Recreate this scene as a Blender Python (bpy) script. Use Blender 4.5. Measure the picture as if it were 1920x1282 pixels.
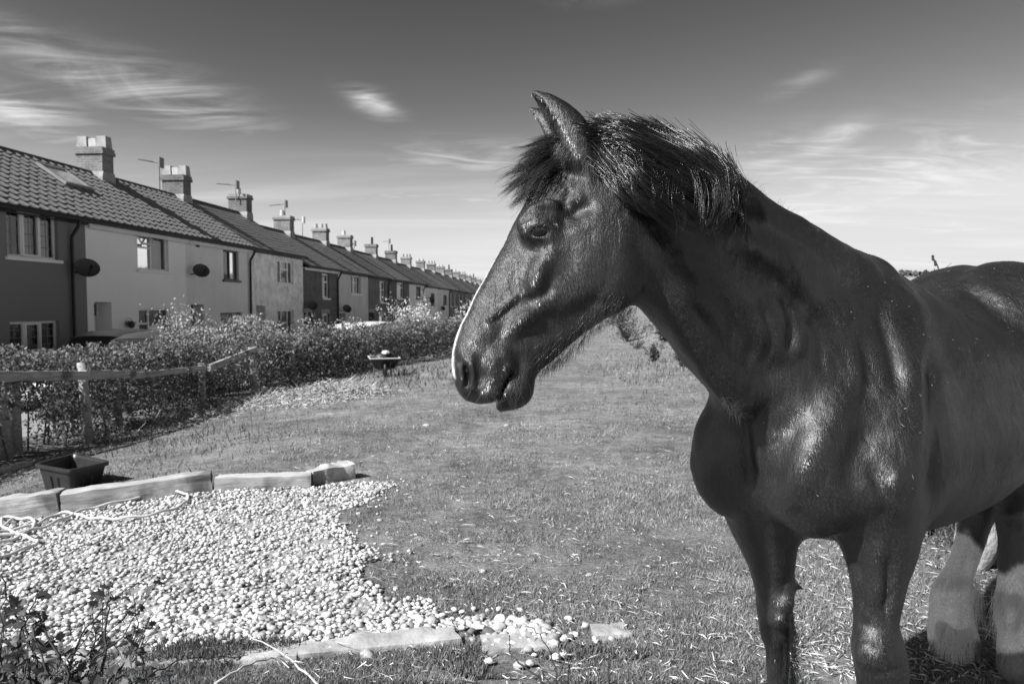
import bpy, bmesh, math, random, time
import numpy as np
from mathutils import Vector, Matrix, Quaternion
T00 = time.time()
for o in list(bpy.data.objects): bpy.data.objects.remove(o, do_unlink=True)
SC = bpy.context.scene
COL = SC.collection
random.seed(7); RNG = np.random.default_rng(11)

# ------------------------------------------------------------------ camera
F_PX, CX, CY, HOR = 1400.0, 960.0, 641.0, 570.0        # focal length and horizon, in photograph pixels
CAM_H = 1.40
PITCH = math.atan((CY - HOR) / F_PX)
cam_d = bpy.data.cameras.new('camera'); cam = bpy.data.objects.new('camera', cam_d); COL.objects.link(cam)
cam.location = (0, 0, CAM_H); cam.rotation_euler = (math.pi/2 - PITCH, 0, 0)
cam_d.sensor_width = 36; cam_d.lens = 36*F_PX/1920; cam_d.clip_end = 5000; cam_d.clip_start = 0.05
cam_d.dof.use_dof = True; cam_d.dof.focus_distance = 1.72; cam_d.dof.aperture_fstop = 9.0
SC.camera = cam
# ------------------------------------------------------------------ sun and sky
SUN_EL = math.radians(41); SUN_H = (-0.826, -0.564)     # towards the sun, seen from above
sv = Vector((SUN_H[0]*math.cos(SUN_EL), SUN_H[1]*math.cos(SUN_EL), math.sin(SUN_EL)))
sun_d = bpy.data.lights.new('sun', 'SUN'); sun = bpy.data.objects.new('sun', sun_d); COL.objects.link(sun)
sun_d.energy = 3.5; sun_d.angle = math.radians(0.53); sun_d.color = (1, 1, 1)
sun.rotation_euler = sv.to_track_quat('Z', 'Y').to_euler(); sun.location = (-8, -8, 12)
W = bpy.data.worlds.new('World'); SC.world = W; W.use_nodes = True
def build_world():
    nt = W.node_tree; N = nt.nodes; L = nt.links
    for n in list(N): N.remove(n)
    out = N.new('ShaderNodeOutputWorld'); bg = N.new('ShaderNodeBackground'); bg.inputs[1].default_value = 0.11
    L.new(bg.outputs[0], out.inputs[0])
    sky = N.new('ShaderNodeTexSky'); sky.sky_type = 'NISHITA'; sky.sun_disc = False
    sky.sun_elevation = SUN_EL; sky.sun_rotation = math.atan2(SUN_H[0], SUN_H[1])
    sky.dust_density = 1.2; sky.ozone_density = 1.0; sky.air_density = 1.3
    sep = N.new('ShaderNodeSeparateColor'); L.new(sky.outputs[0], sep.inputs[0])   # red-filtered monochrome sky
    def math_(op, a, b=None, c=None, clamp=False):
        n = N.new('ShaderNodeMath'); n.operation = op; n.use_clamp = clamp
        for i, v in enumerate((a, b, c)):
            if v is None: continue
            if isinstance(v, (int, float)): n.inputs[i].default_value = v
            else: L.new(v, n.inputs[i])
        return n.outputs[0]
    base = math_('ADD', math_('MULTIPLY', sep.outputs[0], 0.85), math_('MULTIPLY', sep.outputs[1], 0.15))
    base = math_('MINIMUM', math_('MULTIPLY', math_('POWER', base, 2.2), 0.077), 2.45)       # contrast of a deep-red filter
    geo = N.new('ShaderNodeTexCoord'); d = geo.outputs['Generated']
    sx = N.new('ShaderNodeSeparateXYZ'); L.new(d, sx.inputs[0])
    # cloud layer seen in plan: direction projected on a flat sheet overhead
    el = math_('MAXIMUM', sx.outputs[2], 0.0)
    den = math_('ADD', el, 0.09)
    cu = math_('DIVIDE', sx.outputs[0], den); cv = math_('DIVIDE', sx.outputs[1], den)
    def layer(scale, su, sv_, off, lo, hi, detail=7, dist=0.8, rot=0.0):
        cmb = N.new('ShaderNodeCombineXYZ'); L.new(cu, cmb.inputs[0]); L.new(cv, cmb.inputs[1])
        mp = N.new('ShaderNodeMapping'); mp.inputs['Location'].default_value = off
        mp.inputs['Scale'].default_value = (su, sv_, 1); mp.inputs['Rotation'].default_value = (0, 0, rot)
        L.new(cmb.outputs[0], mp.inputs[0])
        nz = N.new('ShaderNodeTexNoise'); nz.inputs['Scale'].default_value = scale
        nz.inputs['Detail'].default_value = detail; nz.inputs['Roughness'].default_value = 0.58
        nz.inputs['Distortion'].default_value = dist
        L.new(mp.outputs[0], nz.inputs[0])
        mr = N.new('ShaderNodeMapRange'); mr.interpolation_type = 'SMOOTHSTEP'
        mr.inputs[1].default_value = lo; mr.inputs[2].default_value = hi
        L.new(nz.outputs[0], mr.inputs[0]); return mr.outputs[0]
    def spot(px_, py_, ax, ay, tilt=0.0):        # a real cloud stands in this direction of the sky: soft elliptic mask in azimuth/elevation
        az = math.atan2((px_-CX)/F_PX, 1.0); ev = math.atan((HOR-py_)/F_PX*math.cos(az))
        azn = math_('ARCTAN2', sx.outputs[0], sx.outputs[1]); evn = math_('ARCSINE', sx.outputs[2])
        da = math_('SUBTRACT', azn, az); de = math_('SUBTRACT', evn, ev)
        c, s = math.cos(tilt), math.sin(tilt)
        u = math_('ADD', math_('MULTIPLY', da, c), math_('MULTIPLY', de, s))
        v = math_('SUBTRACT', math_('MULTIPLY', de, c), math_('MULTIPLY', da, s))
        r = math_('ADD', math_('POWER', math_('ABSOLUTE', math_('DIVIDE', u, ax/F_PX)), 2.0), math_('POWER', math_('ABSOLUTE', math_('DIVIDE', v, ay/F_PX)), 2.0))
        return math_('POWER', 2.718, math_('MULTIPLY', r, -1.0))
    wisp = layer(1.1, 1.0, 1.0, (3.1, 1.7, 0), 0.40, 0.78, dist=1.6, rot=0.3)
    fine = layer(2.3, 0.55, 1.5, (0.7, 5.1, 0), 0.38, 0.75, dist=2.2, rot=-0.25)
    streak = layer(1.3, 0.35, 1.6, (8.2, 2.3, 0), 0.42, 0.72, dist=0.8, rot=0.12)
    m = None
    for args, amp in (((40, 215, 95, 30, -0.15), 1.0), ((330, 190, 130, 38, -0.25), 0.75), ((150, 140, 200, 30, -0.3), 0.6),
                      ((700, 198, 42, 17, -0.35), 1.15), ((880, 300, 150, 30, 0.05), 0.7), ((820, 365, 230, 28, 0.0), 0.8),
                      ((1545, 275, 60, 26, 0.3), 1.1), ((1500, 310, 140, 50, 0.1), 0.8), ((1720, 350, 280, 75, 0.06), 1.0),
                      ((1560, 395, 180, 55, -0.05), 0.95), ((1850, 420, 260, 50, 0.03), 0.95), ((1100, 10, 60, 12, 0.0), 0.3),
                      ((1500, 160, 50, 14, 0.3), 0.22), ((620, 375, 130, 18, -0.05), 0.5)):
        t = math_('MULTIPLY', spot(*args), amp); m = t if m is None else math_('MAXIMUM', m, t)
    tex = math_('ADD', math_('MULTIPLY', wisp, 0.55), math_('MULTIPLY', fine, 0.75))
    m2 = None
    for args, amp in (((1545, 272, 62, 24, 0.35), 1.1), ((1480, 318, 130, 30, 0.12), 0.8), ((1760, 345, 260, 36, 0.05), 1.1), ((1560, 392, 190, 30, -0.04), 1.1), ((1880, 425, 260, 30, 0.03), 1.1), ((1500, 455, 220, 26, 0.0), 0.6)):
        t = math_('MULTIPLY', spot(*args), amp); m2 = t if m2 is None else math_('MAXIMUM', m2, t)
    bank = math_('MULTIPLY', m2, math_('ADD', math_('MULTIPLY', tex, 0.75), 0.18))
    c1 = math_('MAXIMUM', math_('MULTIPLY', m, tex), bank, clamp=True)
    lowband = N.new('ShaderNodeMapRange'); lowband.interpolation_type = 'SMOOTHSTEP'
    lowband.inputs[1].default_value = 0.25; lowband.inputs[2].default_value = 0.02
    L.new(sx.outputs[2], lowband.inputs[0])
    c2 = math_('MULTIPLY', lowband.outputs[0], math_('ADD', math_('MULTIPLY', streak, 0.40), 0.42), clamp=True)
    cloud = math_('MAXIMUM', c1, c2)
    cloudlum = 3.2
    mix = math_('ADD', math_('MULTIPLY', base, math_('SUBTRACT', 1.0, cloud)), math_('MULTIPLY', cloud, cloudlum))
    cmb = N.new('ShaderNodeCombineColor')
    for i in range(3): L.new(mix, cmb.inputs[i])
    L.new(cmb.outputs[0], bg.inputs[0])
build_world()
SC.view_settings.view_transform = 'Standard'; SC.view_settings.look = 'None'
SC.view_settings.exposure = 1.38; SC.view_settings.gamma = 1.0; SC.view_settings.use_curve_mapping = False
SC.render.engine = 'CYCLES'; SC.cycles.use_denoising = True; SC.cycles.denoiser = 'OPENIMAGEDENOISE'; SC.cycles.denoising_prefilter = 'NONE'; SC.cycles.max_bounces = 6
SC.cycles.use_adaptive_sampling = False; SC.cycles.transparent_max_bounces = 8; SC.cycles.caustics_reflective = False; SC.cycles.caustics_refractive = False

# ------------------------------------------------------------------ helpers
FW = np.array([0, math.cos(PITCH), -math.sin(PITCH)]); UPV = np.array([0, math.sin(PITCH), math.cos(PITCH)]); RT = np.array([1.0, 0, 0])
CAMP = np.array([0, 0, CAM_H])
def ray(x, y): return FW + RT*((x-CX)/F_PX) - UPV*((y-CY)/F_PX)
def px(x, y, d): return CAMP + d*ray(x, y)              # a point of the place at depth d metres
AXD = np.array([0.0857, 1.0, 0]); AXD /= np.linalg.norm(AXD)      # the street's direction
AXN = np.array([AXD[1], -AXD[0], 0])                               # out of the house fronts
def ss(a, b, x):
    t = np.clip((x-a)/(b-a), 0, 1); return t*t*(3-2*t)
def gz(X, Y):                                                       # the lie of the land
    X = np.asarray(X, float); Y = np.asarray(Y, float)
    across = X - 0.0857*Y                                           # distance across the street's direction
    hedge = -6.0
    fall_side = -0.27*ss(-2.5, -6.0, across)
    fall_far = -0.95*ss(12.0, 44.0, Y) - 0.6*ss(40, 130, Y)
    road = -0.50*ss(-6.9, -7.9, across)
    bank = 1.15*ss(2.9, 7.0, across)*ss(3.6, 8.5, Y) + 0.3*ss(6, 14, across)*ss(6, 16, Y)
    bumps = 0.018*np.sin(X*2.1+0.7*Y)*np.sin(Y*1.7-0.4*X) + 0.008*np.sin(X*5.3+1.1)*np.sin(Y*4.7)
    return fall_side + fall_far + road + bank*0.9 + bumps*ss(2.2, 4.0, Y)
def gpx(x, y):                                                      # where the ray through a photograph pixel meets the ground
    r = ray(x, y); d0, d1 = 0.3, 300.0
    ds = np.geomspace(d0, d1, 900); P = CAMP[None] + ds[:, None]*r[None]
    below = P[:, 2] < gz(P[:, 0], P[:, 1]); i = int(np.argmax(below)) if below.any() else len(ds)-1
    if i == 0: return P[0]
    a, b = ds[i-1], ds[i]
    for _ in range(30):
        m = (a+b)/2; p = CAMP+m*r
        if p[2] < gz(p[0], p[1]): b = m
        else: a = m
    return CAMP + b*r
def unit(v): v = np.asarray(v, float); return v/(np.linalg.norm(v)+1e-12)
def catmull(A, n):
    A = np.asarray(A, float); out = []
    P = np.vstack([2*A[0]-A[1], A, 2*A[-1]-A[-2]])
    for i in range(len(A)-1):
        p0, p1, p2, p3 = P[i:i+4]
        for t in np.linspace(0, 1, n, endpoint=False):
            out.append(0.5*((2*p1)+(-p0+p2)*t+(2*p0-5*p1+4*p2-p3)*t*t+(-p0+3*p1-3*p2+p3)*t**3))
    out.append(A[-1]); return np.array(out)
def noise3(P, sc, seed):                                  # smooth value noise
    q = P*sc; i = np.floor(q).astype(np.int64); f = q-i; f = f*f*(3-2*f); out = 0
    for a in (0, 1):
        for b in (0, 1):
            for c in (0, 1):
                h = ((i[:, 0]+a)*73856093) ^ ((i[:, 1]+b)*19349663) ^ ((i[:, 2]+c)*83492791) ^ (seed*2654435)
                h = (h ^ (h >> 13))*1274126177; r = ((h ^ (h >> 16)) & 0xffff)/65535.0
                out = out+r*np.where(a, f[:, 0], 1-f[:, 0])*np.where(b, f[:, 1], 1-f[:, 1])*np.where(c, f[:, 2], 1-f[:, 2])
    return out-0.5
def proj(P):                                            # world points -> photograph pixels
    P = np.asarray(P, float)-CAMP; d = P@FW; return CX+F_PX*(P@RT)/d, CY-F_PX*(P@UPV)/d, d

def newmesh(name, verts, faces, mat=None, smooth=False):
    me = bpy.data.meshes.new(name)
    v = np.asarray(verts, np.float32).reshape(-1, 3)
    if isinstance(faces, np.ndarray):
        k = faces.shape[1]; nf = len(faces)
        me.vertices.add(len(v)); me.vertices.foreach_set('co', v.ravel())
        me.loops.add(nf*k); me.loops.foreach_set('vertex_index', faces.astype(np.int32).ravel())
        me.polygons.add(nf); me.polygons.foreach_set('loop_start', np.arange(0, nf*k, k, dtype=np.int32))
        me.polygons.foreach_set('loop_total', np.full(nf, k, np.int32))
        me.update(calc_edges=True)
    else:
        me.from_pydata([tuple(map(float, p)) for p in v], [], faces); me.update()
    if smooth: me.polygons.foreach_set('use_smooth', np.ones(len(me.polygons), bool))
    if mat: me.materials.append(mat)
    return me
def link(name, me, parent=None, loc=None, rot=None):
    o = bpy.data.objects.new(name, me); COL.objects.link(o)
    if parent is not None: o.parent = parent
    if loc is not None: o.location = loc
    if rot is not None: o.rotation_euler = rot
    return o
def empty(name, loc=(0, 0, 0), rz=0.0):
    o = bpy.data.objects.new(name, None); COL.objects.link(o); o.location = loc; o.rotation_euler = (0, 0, rz)
    o.empty_display_size = 0.1; return o
def tag(o, label=None, cat=None, group=None, kind=None):
    if label: o['label'] = label
    if cat: o['category'] = cat
    if group: o['group'] = group
    if kind: o['kind'] = kind
    return o
class MB:                                                           # collects shapes that make up ONE part
    def __init__(s): s.v = []; s.f = []
    def add(s, vs, fs):
        n = len(s.v); s.v += [tuple(map(float, p)) for p in vs]; s.f += [tuple(i+n for i in f) for f in fs]; return s
    def box(s, lo, hi, M=None):
        x0, y0, z0 = lo; x1, y1, z1 = hi
        vs = [(x0,y0,z0),(x1,y0,z0),(x1,y1,z0),(x0,y1,z0),(x0,y0,z1),(x1,y0,z1),(x1,y1,z1),(x0,y1,z1)]
        if M is not None: vs = [tuple(M @ Vector(p)) for p in vs]
        return s.add(vs, [(0,3,2,1),(4,5,6,7),(0,1,5,4),(1,2,6,5),(2,3,7,6),(3,0,4,7)])
    def tube(s, pts, r, n=8, cap=True):
        pts = [np.asarray(p, float) for p in pts]; rs = r if hasattr(r, '__len__') else [r]*len(pts)
        k = len(s.v); prev = None
        for i, p in enumerate(pts):
            t = pts[min(i+1, len(pts)-1)] - pts[max(i-1, 0)]; t = t/(np.linalg.norm(t)+1e-12)
            if prev is None:
                a = np.cross(t, [0, 0, 1.0]); 
                if np.linalg.norm(a) < 0.1: a = np.cross(t, [1.0, 0, 0])
            else: a = prev - t*np.dot(prev, t)
            a = a/np.linalg.norm(a); prev = a; b = np.cross(t, a)
            for j in range(n):
                th = 2*math.pi*j/n; s.v.append(tuple(p + rs[i]*(a*math.cos(th)+b*math.sin(th))))
        for i in range(len(pts)-1):
            for j in range(n):
                j2 = (j+1) % n; s.f.append((k+i*n+j, k+i*n+j2, k+(i+1)*n+j2, k+(i+1)*n+j))
        if cap:
            s.f.append(tuple(k+j for j in range(n))[::-1]); s.f.append(tuple(k+(len(pts)-1)*n+j for j in range(n)))
        return s
    def prism(s, prof, y0, y1):                                     # profile in xz, extruded along y
        n = len(prof); k = len(s.v)
        s.v += [(p[0], y0, p[1]) for p in prof] + [(p[0], y1, p[1]) for p in prof]
        s.f += [tuple(k+i for i in range(n))[::-1], tuple(k+n+i for i in range(n))]
        s.f += [(k+i, k+(i+1) % n, k+n+(i+1) % n, k+n+i) for i in range(n)]; return s
    def mesh(s, name, mat, smooth=False, bevel=0):
        me = newmesh(name, s.v, s.f, mat, smooth)
        if bevel or True:
            bm = bmesh.new(); bm.from_mesh(me)
            bmesh.ops.recalc_face_normals(bm, faces=bm.faces)
            if bevel: bmesh.ops.bevel(bm, geom=list(bm.edges), offset=bevel, segments=1, affect='EDGES', clamp_overlap=True)
            bm.to_mesh(me); bm.free()
        return me
    def build(s, name, mat, parent=None, smooth=False, bevel=0): return link(name, s.mesh(name, mat, smooth, bevel), parent)
# ------------------------------------------------------------------ materials
MATS = {}
def mat(name, base=0.5, rough=0.7, spec=0.3, var=0.0, vscale=4.0, bump=0.0, bscale=40.0, coord='Object', stretch=(1, 1, 1), metallic=0.0, dirt=0.0, dscale=1.2, trans=0.0):
    m = bpy.data.materials.new(name); MATS[name] = m; m.use_nodes = True
    nt = m.node_tree; N = nt.nodes; L = nt.links; b = N['Principled BSDF']
    b.inputs['Base Color'].default_value = (base, base, base, 1); b.inputs['Roughness'].default_value = rough
    b.inputs['Specular IOR Level'].default_value = spec; b.inputs['Metallic'].default_value = metallic
    tc = N.new('ShaderNodeTexCoord'); mp = N.new('ShaderNodeMapping'); mp.inputs['Scale'].default_value = stretch
    L.new(tc.outputs[coord], mp.inputs[0])
    if var or dirt:
        nz = N.new('ShaderNodeTexNoise'); nz.inputs['Scale'].default_value = vscale; nz.inputs['Detail'].default_value = 6
        L.new(mp.outputs[0], nz.inputs[0])
        mr = N.new('ShaderNodeMapRange'); mr.inputs[1].default_value = 0.25; mr.inputs[2].default_value = 0.75
        mr.inputs[3].default_value = base*(1-var); mr.inputs[4].default_value = min(base*(1+var), 0.95)
        L.new(nz.outputs[0], mr.inputs[0]); val = mr.outputs[0]
        if dirt:
            n2 = N.new('ShaderNodeTexNoise'); n2.inputs['Scale'].default_value = dscale; n2.inputs['Detail'].default_value = 8; n2.inputs['Roughness'].default_value = 0.7
            L.new(mp.outputs[0], n2.inputs[0])
            m2 = N.new('ShaderNodeMapRange'); m2.inputs[1].default_value = 0.45; m2.inputs[2].default_value = 0.75
            m2.inputs[3].default_value = 1.0; m2.inputs[4].default_value = 1-dirt
            L.new(n2.outputs[0], m2.inputs[0])
            mu = N.new('ShaderNodeMath'); mu.operation = 'MULTIPLY'; L.new(val, mu.inputs[0]); L.new(m2.outputs[0], mu.inputs[1]); val = mu.outputs[0]
        cb = N.new('ShaderNodeCombineColor')
        for i in range(3): L.new(val, cb.inputs[i])
        L.new(cb.outputs[0], b.inputs['Base Color'])
    if bump:
        nb = N.new('ShaderNodeTexNoise'); nb.inputs['Scale'].default_value = bscale; nb.inputs['Detail'].default_value = 5
        L.new(mp.outputs[0], nb.inputs[0])
        bp = N.new('ShaderNodeBump'); bp.inputs['Strength'].default_value = bump; bp.inputs['Distance'].default_value = 0.01
        L.new(nb.outputs[0], bp.inputs['Height']); L.new(bp.outputs[0], b.inputs['Normal'])
    return m
# ================================================================== ground
def axis(parts):
    out = []
    for a, b, st in parts: out += list(np.arange(a, b, st))
    return np.array(out+[parts[-1][1]])
gx = np.r_[-np.geomspace(900, 32, 26), axis([(-30, -8, 0.5), (-8, 8, 0.11), (8, 30, 0.5)]), np.geomspace(32, 900, 26)]
gy = np.r_[-np.geomspace(60, 3, 10), axis([(-2.6, 10, 0.11), (10, 20, 0.22), (20, 60, 0.6)]), np.geomspace(61, 2500, 40)]
GX, GY = np.meshgrid(gx, gy, indexing='ij'); GZ = gz(GX, GY)
Pn = np.stack([GX.ravel(), GY.ravel(), GZ.ravel()*0], 1)
GZ = GZ+(0.016*noise3(Pn, 3.1, 21)+0.010*noise3(Pn, 8.0, 22)).reshape(GZ.shape)*(GY > 2.2)
acr = GX-0.0857*GY
GZ = GZ+(noise3(Pn, 0.9, 24)*0.35+noise3(Pn, 2.2, 25)*0.2).reshape(GZ.shape)*ss(3.2, 5.5, acr)*ss(7, 12, GY)*ss(200, 60, GY)
nx_, ny_ = len(gx), len(gy); ii = np.arange(nx_*ny_).reshape(nx_, ny_)
gf = np.stack([ii[:-1, :-1], ii[1:, :-1], ii[1:, 1:], ii[:-1, 1:]], -1).reshape(-1, 4)
def ground_material():
    m = bpy.data.materials.new('turf'); m.use_nodes = True; nt = m.node_tree; N = nt.nodes; L = nt.links; b = N['Principled BSDF']
    tc = N.new('ShaderNodeTexCoord')
    def nz(sc, det, rough=0.6):
        n = N.new('ShaderNodeTexNoise'); n.inputs['Scale'].default_value = sc; n.inputs['Detail'].default_value = det; n.inputs['Roughness'].default_value = rough
        L.new(tc.outputs['Object'], n.inputs[0]); return n.outputs[0]
    def mr(v, a, b_, c, d):
        n = N.new('ShaderNodeMapRange'); n.inputs[1].default_value = a; n.inputs[2].default_value = b_; n.inputs[3].default_value = c; n.inputs[4].default_value = d
        L.new(v, n.inputs[0]); return n.outputs[0]
    def mul(a, b_):
        n = N.new('ShaderNodeMath'); n.operation = 'MULTIPLY'; L.new(a, n.inputs[0]); L.new(b_, n.inputs[1]); return n.outputs[0]
    v = mul(mul(mr(nz(0.9, 7, 0.7), 0.3, 0.7, 0.55, 1.45), mr(nz(7, 6, 0.75), 0.3, 0.7, 0.5, 1.5)), mr(nz(60, 4, 0.7), 0.3, 0.7, 0.55, 1.45))
    base = N.new('ShaderNodeMath'); base.operation = 'MULTIPLY'; L.new(v, base.inputs[0]); base.inputs[1].default_value = 0.19
    cb = N.new('ShaderNodeCombineColor')
    for i in range(3): L.new(base.outputs[0], cb.inputs[i])
    L.new(cb.outputs[0], b.inputs['Base Color']); b.inputs['Roughness'].default_value = 0.9; b.inputs['Specular IOR Level'].default_value = 0.15
    bp = N.new('ShaderNodeBump'); bp.inputs['Strength'].default_value = 0.9; bp.inputs['Distance'].default_value = 0.03; L.new(nz(38, 7, 0.72), bp.inputs['Height']); L.new(bp.outputs[0], b.inputs['Normal'])
    return m
g = link('ground', newmesh('ground', np.stack([GX, GY, GZ], -1).reshape(-1, 3), gf, ground_material(), True)); tag(g, kind='structure', label='rough paddock of short cropped turf')
_lx, _ly = gx, gy
def zg(X, Y):                                             # height of the built ground sheet
    X = np.atleast_1d(np.asarray(X, float)); Y = np.atleast_1d(np.asarray(Y, float))
    i = np.clip(np.searchsorted(gx, X)-1, 0, nx_-2); j = np.clip(np.searchsorted(gy, Y)-1, 0, ny_-2)
    u = (X-gx[i])/(gx[i+1]-gx[i]); v = (Y-gy[j])/(gy[j+1]-gy[j])
    return GZ[i, j]*(1-u)*(1-v)+GZ[i+1, j]*u*(1-v)+GZ[i, j+1]*(1-u)*v+GZ[i+1, j+1]*u*v
def G(x, y):                                              # photograph pixel -> point on the built ground
    p = gpx(x, y); r = ray(x, y)
    for _ in range(6):
        dz = p[2]-zg(p[0], p[1])[0]; p = p + r*(dz/(-r[2]+1e-9))*0.9 if abs(r[2]) > 1e-4 else p
    return p
# lane between the hedge and the houses
m_road = mat('asphalt', 0.22, 0.85, 0.2, var=0.25, vscale=6, bump=0.3, bscale=90)
ys = np.linspace(4, 130, 90); lanev = []
for y in ys:
    for a in (-7.3, -11.2):
        X = a+0.0857*y; lanev.append((X, y, float(zg(X, y)[0])+0.05))
tag(link('road', newmesh('road', lanev, [(2*i, 2*i+1, 2*i+3, 2*i+2) for i in range(len(ys)-1)], m_road)), kind='structure', label='narrow asphalt lane in front of the terrace')
# far hill on the right
m_hill = mat('far_hill', 0.30, 0.9, 0.1, var=0.25, vscale=0.01); m_wood = mat('far_wood', 0.07, 0.9, 0.1, var=0.3, vscale=0.05)
az = np.radians(np.linspace(2, 75, 120)); V = []; 
for a in az:
    top = (26+2.0*math.sin(a*9)+1.2*math.sin(a*23))*float(ss(0.05, 0.42, a))
    for d, z in ((300, -14), (420, top*.2-4), (560, top*0.72), (640, top), (760, top*0.8)): V.append((d*math.sin(a), d*math.cos(a), z))
n5 = 5; Fh = [(i*n5+j, (i+1)*n5+j, (i+1)*n5+j+1, i*n5+j+1) for i in range(len(az)-1) for j in range(n5-1)]
tag(link('hill', newmesh('hill', V, Fh, m_hill, True)), kind='structure', label='long low hill far behind the horse')
V = []; Fw = []; rr = np.random.default_rng(3)
for k in range(1500):
    a = math.radians(rr.uniform(2, 75)); top = (26+2.0*math.sin(a*9)+1.2*math.sin(a*23))*float(ss(0.05, 0.42, a)); d = rr.uniform(615, 660); s = rr.uniform(1.4, 2.8)*float(ss(0.05, 0.3, a)); c = np.array([d*math.sin(a), d*math.cos(a), top*0.97+s*0.5])
    for q in range(5):
        u = unit(rr.normal(0, 1, 3)); v = unit(np.cross(u, rr.normal(0, 1, 3))); o = c+rr.normal(0, s*.4, 3); n0 = len(V); V += [o+u*s*.7, o+v*s*.7, o-u*s*.7, o-v*s*.7]; Fw.append((n0, n0+1, n0+2, n0+3))
tag(link('far_wood', newmesh('far_wood', V, np.array(Fw), m_wood)), label='dark line of far woods along the hill crest', cat='wood', kind='stuff')

# ================================================================== the terrace
FP0 = np.array([-12.2, 0, 0])
def fpx(x, y, back=0.0):                                  # photograph pixel -> (distance along the house fronts, height)
    r = ray(x, y); P0 = FP0-AXN*back; s = ((P0-CAMP)@AXN)/(r@AXN); P = CAMP+s*r; return (P-FP0)@AXD, P[2]
def fy(x): return fpx(x, 520)[0]
HROT = math.atan2(AXD[1], AXD[0])
def brick_mat(name, a, b_, mortar, scale=1.0, bump=0.4):
    m = bpy.data.materials.new(name); m.use_nodes = True; nt = m.node_tree; N = nt.nodes; L = nt.links; p = N['Principled BSDF']; p.inputs['Roughness'].default_value = 0.85; p.inputs['Specular IOR Level'].default_value = 0.15
    tc = N.new('ShaderNodeTexCoord'); sp = N.new('ShaderNodeSeparateXYZ'); L.new(tc.outputs['Object'], sp.inputs[0])
    ad = N.new('ShaderNodeMath'); L.new(sp.outputs[0], ad.inputs[0]); L.new(sp.outputs[1], ad.inputs[1])
    cb = N.new('ShaderNodeCombineXYZ'); L.new(ad.outputs[0], cb.inputs[0]); L.new(sp.outputs[2], cb.inputs[1])
    bt = N.new('ShaderNodeTexBrick'); L.new(cb.outputs[0], bt.inputs[0]); bt.inputs['Scale'].default_value = scale
    for k, v in (('Color1', a), ('Color2', b_), ('Mortar', mortar)): bt.inputs[k].default_value = (v, v, v, 1)
    bt.inputs['Brick Width'].default_value = 0.225; bt.inputs['Row Height'].default_value = 0.075; bt.inputs['Mortar Size'].default_value = 0.011; bt.inputs['Bias'].default_value = 0.0
    nz = N.new('ShaderNodeTexNoise'); nz.inputs['Scale'].default_value = 2.2; nz.inputs['Detail'].default_value = 8; nz.inputs['Roughness'].default_value = .7; L.new(tc.outputs['Object'], nz.inputs[0])
    mr = N.new('ShaderNodeMapRange'); mr.inputs[1].default_value = .3; mr.inputs[2].default_value = .7; mr.inputs[3].default_value = .6; mr.inputs[4].default_value = 1.35; L.new(nz.outputs[0], mr.inputs[0])
    mx = N.new('ShaderNodeMixRGB'); mx.blend_type = 'MULTIPLY'; mx.inputs[0].default_value = 1; L.new(bt.outputs[0], mx.inputs[1]); L.new(mr.outputs[0], mx.inputs[2]); L.new(mx.outputs[0], p.inputs['Base Color'])
    bp = N.new('ShaderNodeBump'); bp.inputs['Strength'].default_value = bump; bp.inputs['Distance'].default_value = 0.01; bp.invert = True; L.new(bt.outputs['Fac'], bp.inputs['Height']); L.new(bp.outputs[0], p.inputs['Normal'])
    return m
m_wdark = mat('dark_render', 0.21, 0.85, 0.15, var=0.12, vscale=1.2, bump=0.25, bscale=60, dirt=0.18)
m_wwhite = mat('white_render', 0.88, 0.8, 0.2, var=0.04, vscale=0.9, bump=0.2, bscale=50, dirt=0.07, dscale=0.8)
m_wgrey = mat('pale_grey_render', 0.74, 0.85, 0.2, var=0.07, vscale=0.9, bump=0.25, bscale=50, dirt=0.12)
m_wpaint = brick_mat('painted_brick', 0.86, 0.83, 0.78, bump=0.4)
m_wstain = mat('stained_render', 0.64, 0.85, 0.2, var=0.10, vscale=0.7, bump=0.25, bscale=50, dirt=0.2, stretch=(1, 1, .5))
m_brick = brick_mat('brick', 0.10, 0.135, 0.20); m_brick2 = brick_mat('brick_light', 0.14, 0.17, 0.24); m_chim = brick_mat('chimney_brick', 0.15, 0.21, 0.26); m_chim2 = brick_mat('chimney_brick_dark', 0.10, 0.15, 0.21)
m_tile = mat('roof_tile', 0.17, 0.52, 0.5, var=0.3, vscale=9, bump=0.3, bscale=30, dirt=0.25, dscale=2); m_tile2 = mat('roof_slate', 0.15, 0.5, 0.5, var=0.3, vscale=7, bump=0.4, bscale=20, dirt=0.3, dscale=1.5, stretch=(1, 3, 1)); m_tile3 = mat('roof_slate_dark', 0.10, 0.6, 0.4, var=0.3, vscale=7, bump=0.3, bscale=20)
m_ridge = mat('ridge_tile', 0.07, 0.8, 0.2, var=0.3, vscale=5); m_white = mat('white_paint', 0.78, 0.45, 0.4, var=0.03, vscale=3); m_black = mat('black_plastic', 0.012, 0.5, 0.4); m_darkfr = mat('dark_frame', 0.05, 0.5, 0.4); m_fascia = mat('fascia', 0.70, 0.6, 0.3, var=0.1, vscale=2)
m_mortar = mat('mortar_render', 0.32, 0.9, 0.1, var=0.25, vscale=4, bump=0.5, bscale=18); m_stone = mat('stone_lintel', 0.32, 0.85, 0.2, var=0.2, vscale=6); m_curt = mat('curtain', 0.62, 0.9, 0.1, var=0.1, vscale=3); m_curtd = mat('dark_curtain', 0.12, 0.9, 0.1, var=0.2, vscale=3); m_door = mat('white_door', 0.66, 0.5, 0.3); m_doord = mat('dark_door', 0.06, 0.5, 0.3); m_pot = mat('chimney_pot', 0.42, 0.8, 0.2, var=0.2, vscale=6); m_lead = mat('lead', 0.2, 0.6, 0.4, var=0.2, vscale=5)
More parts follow.
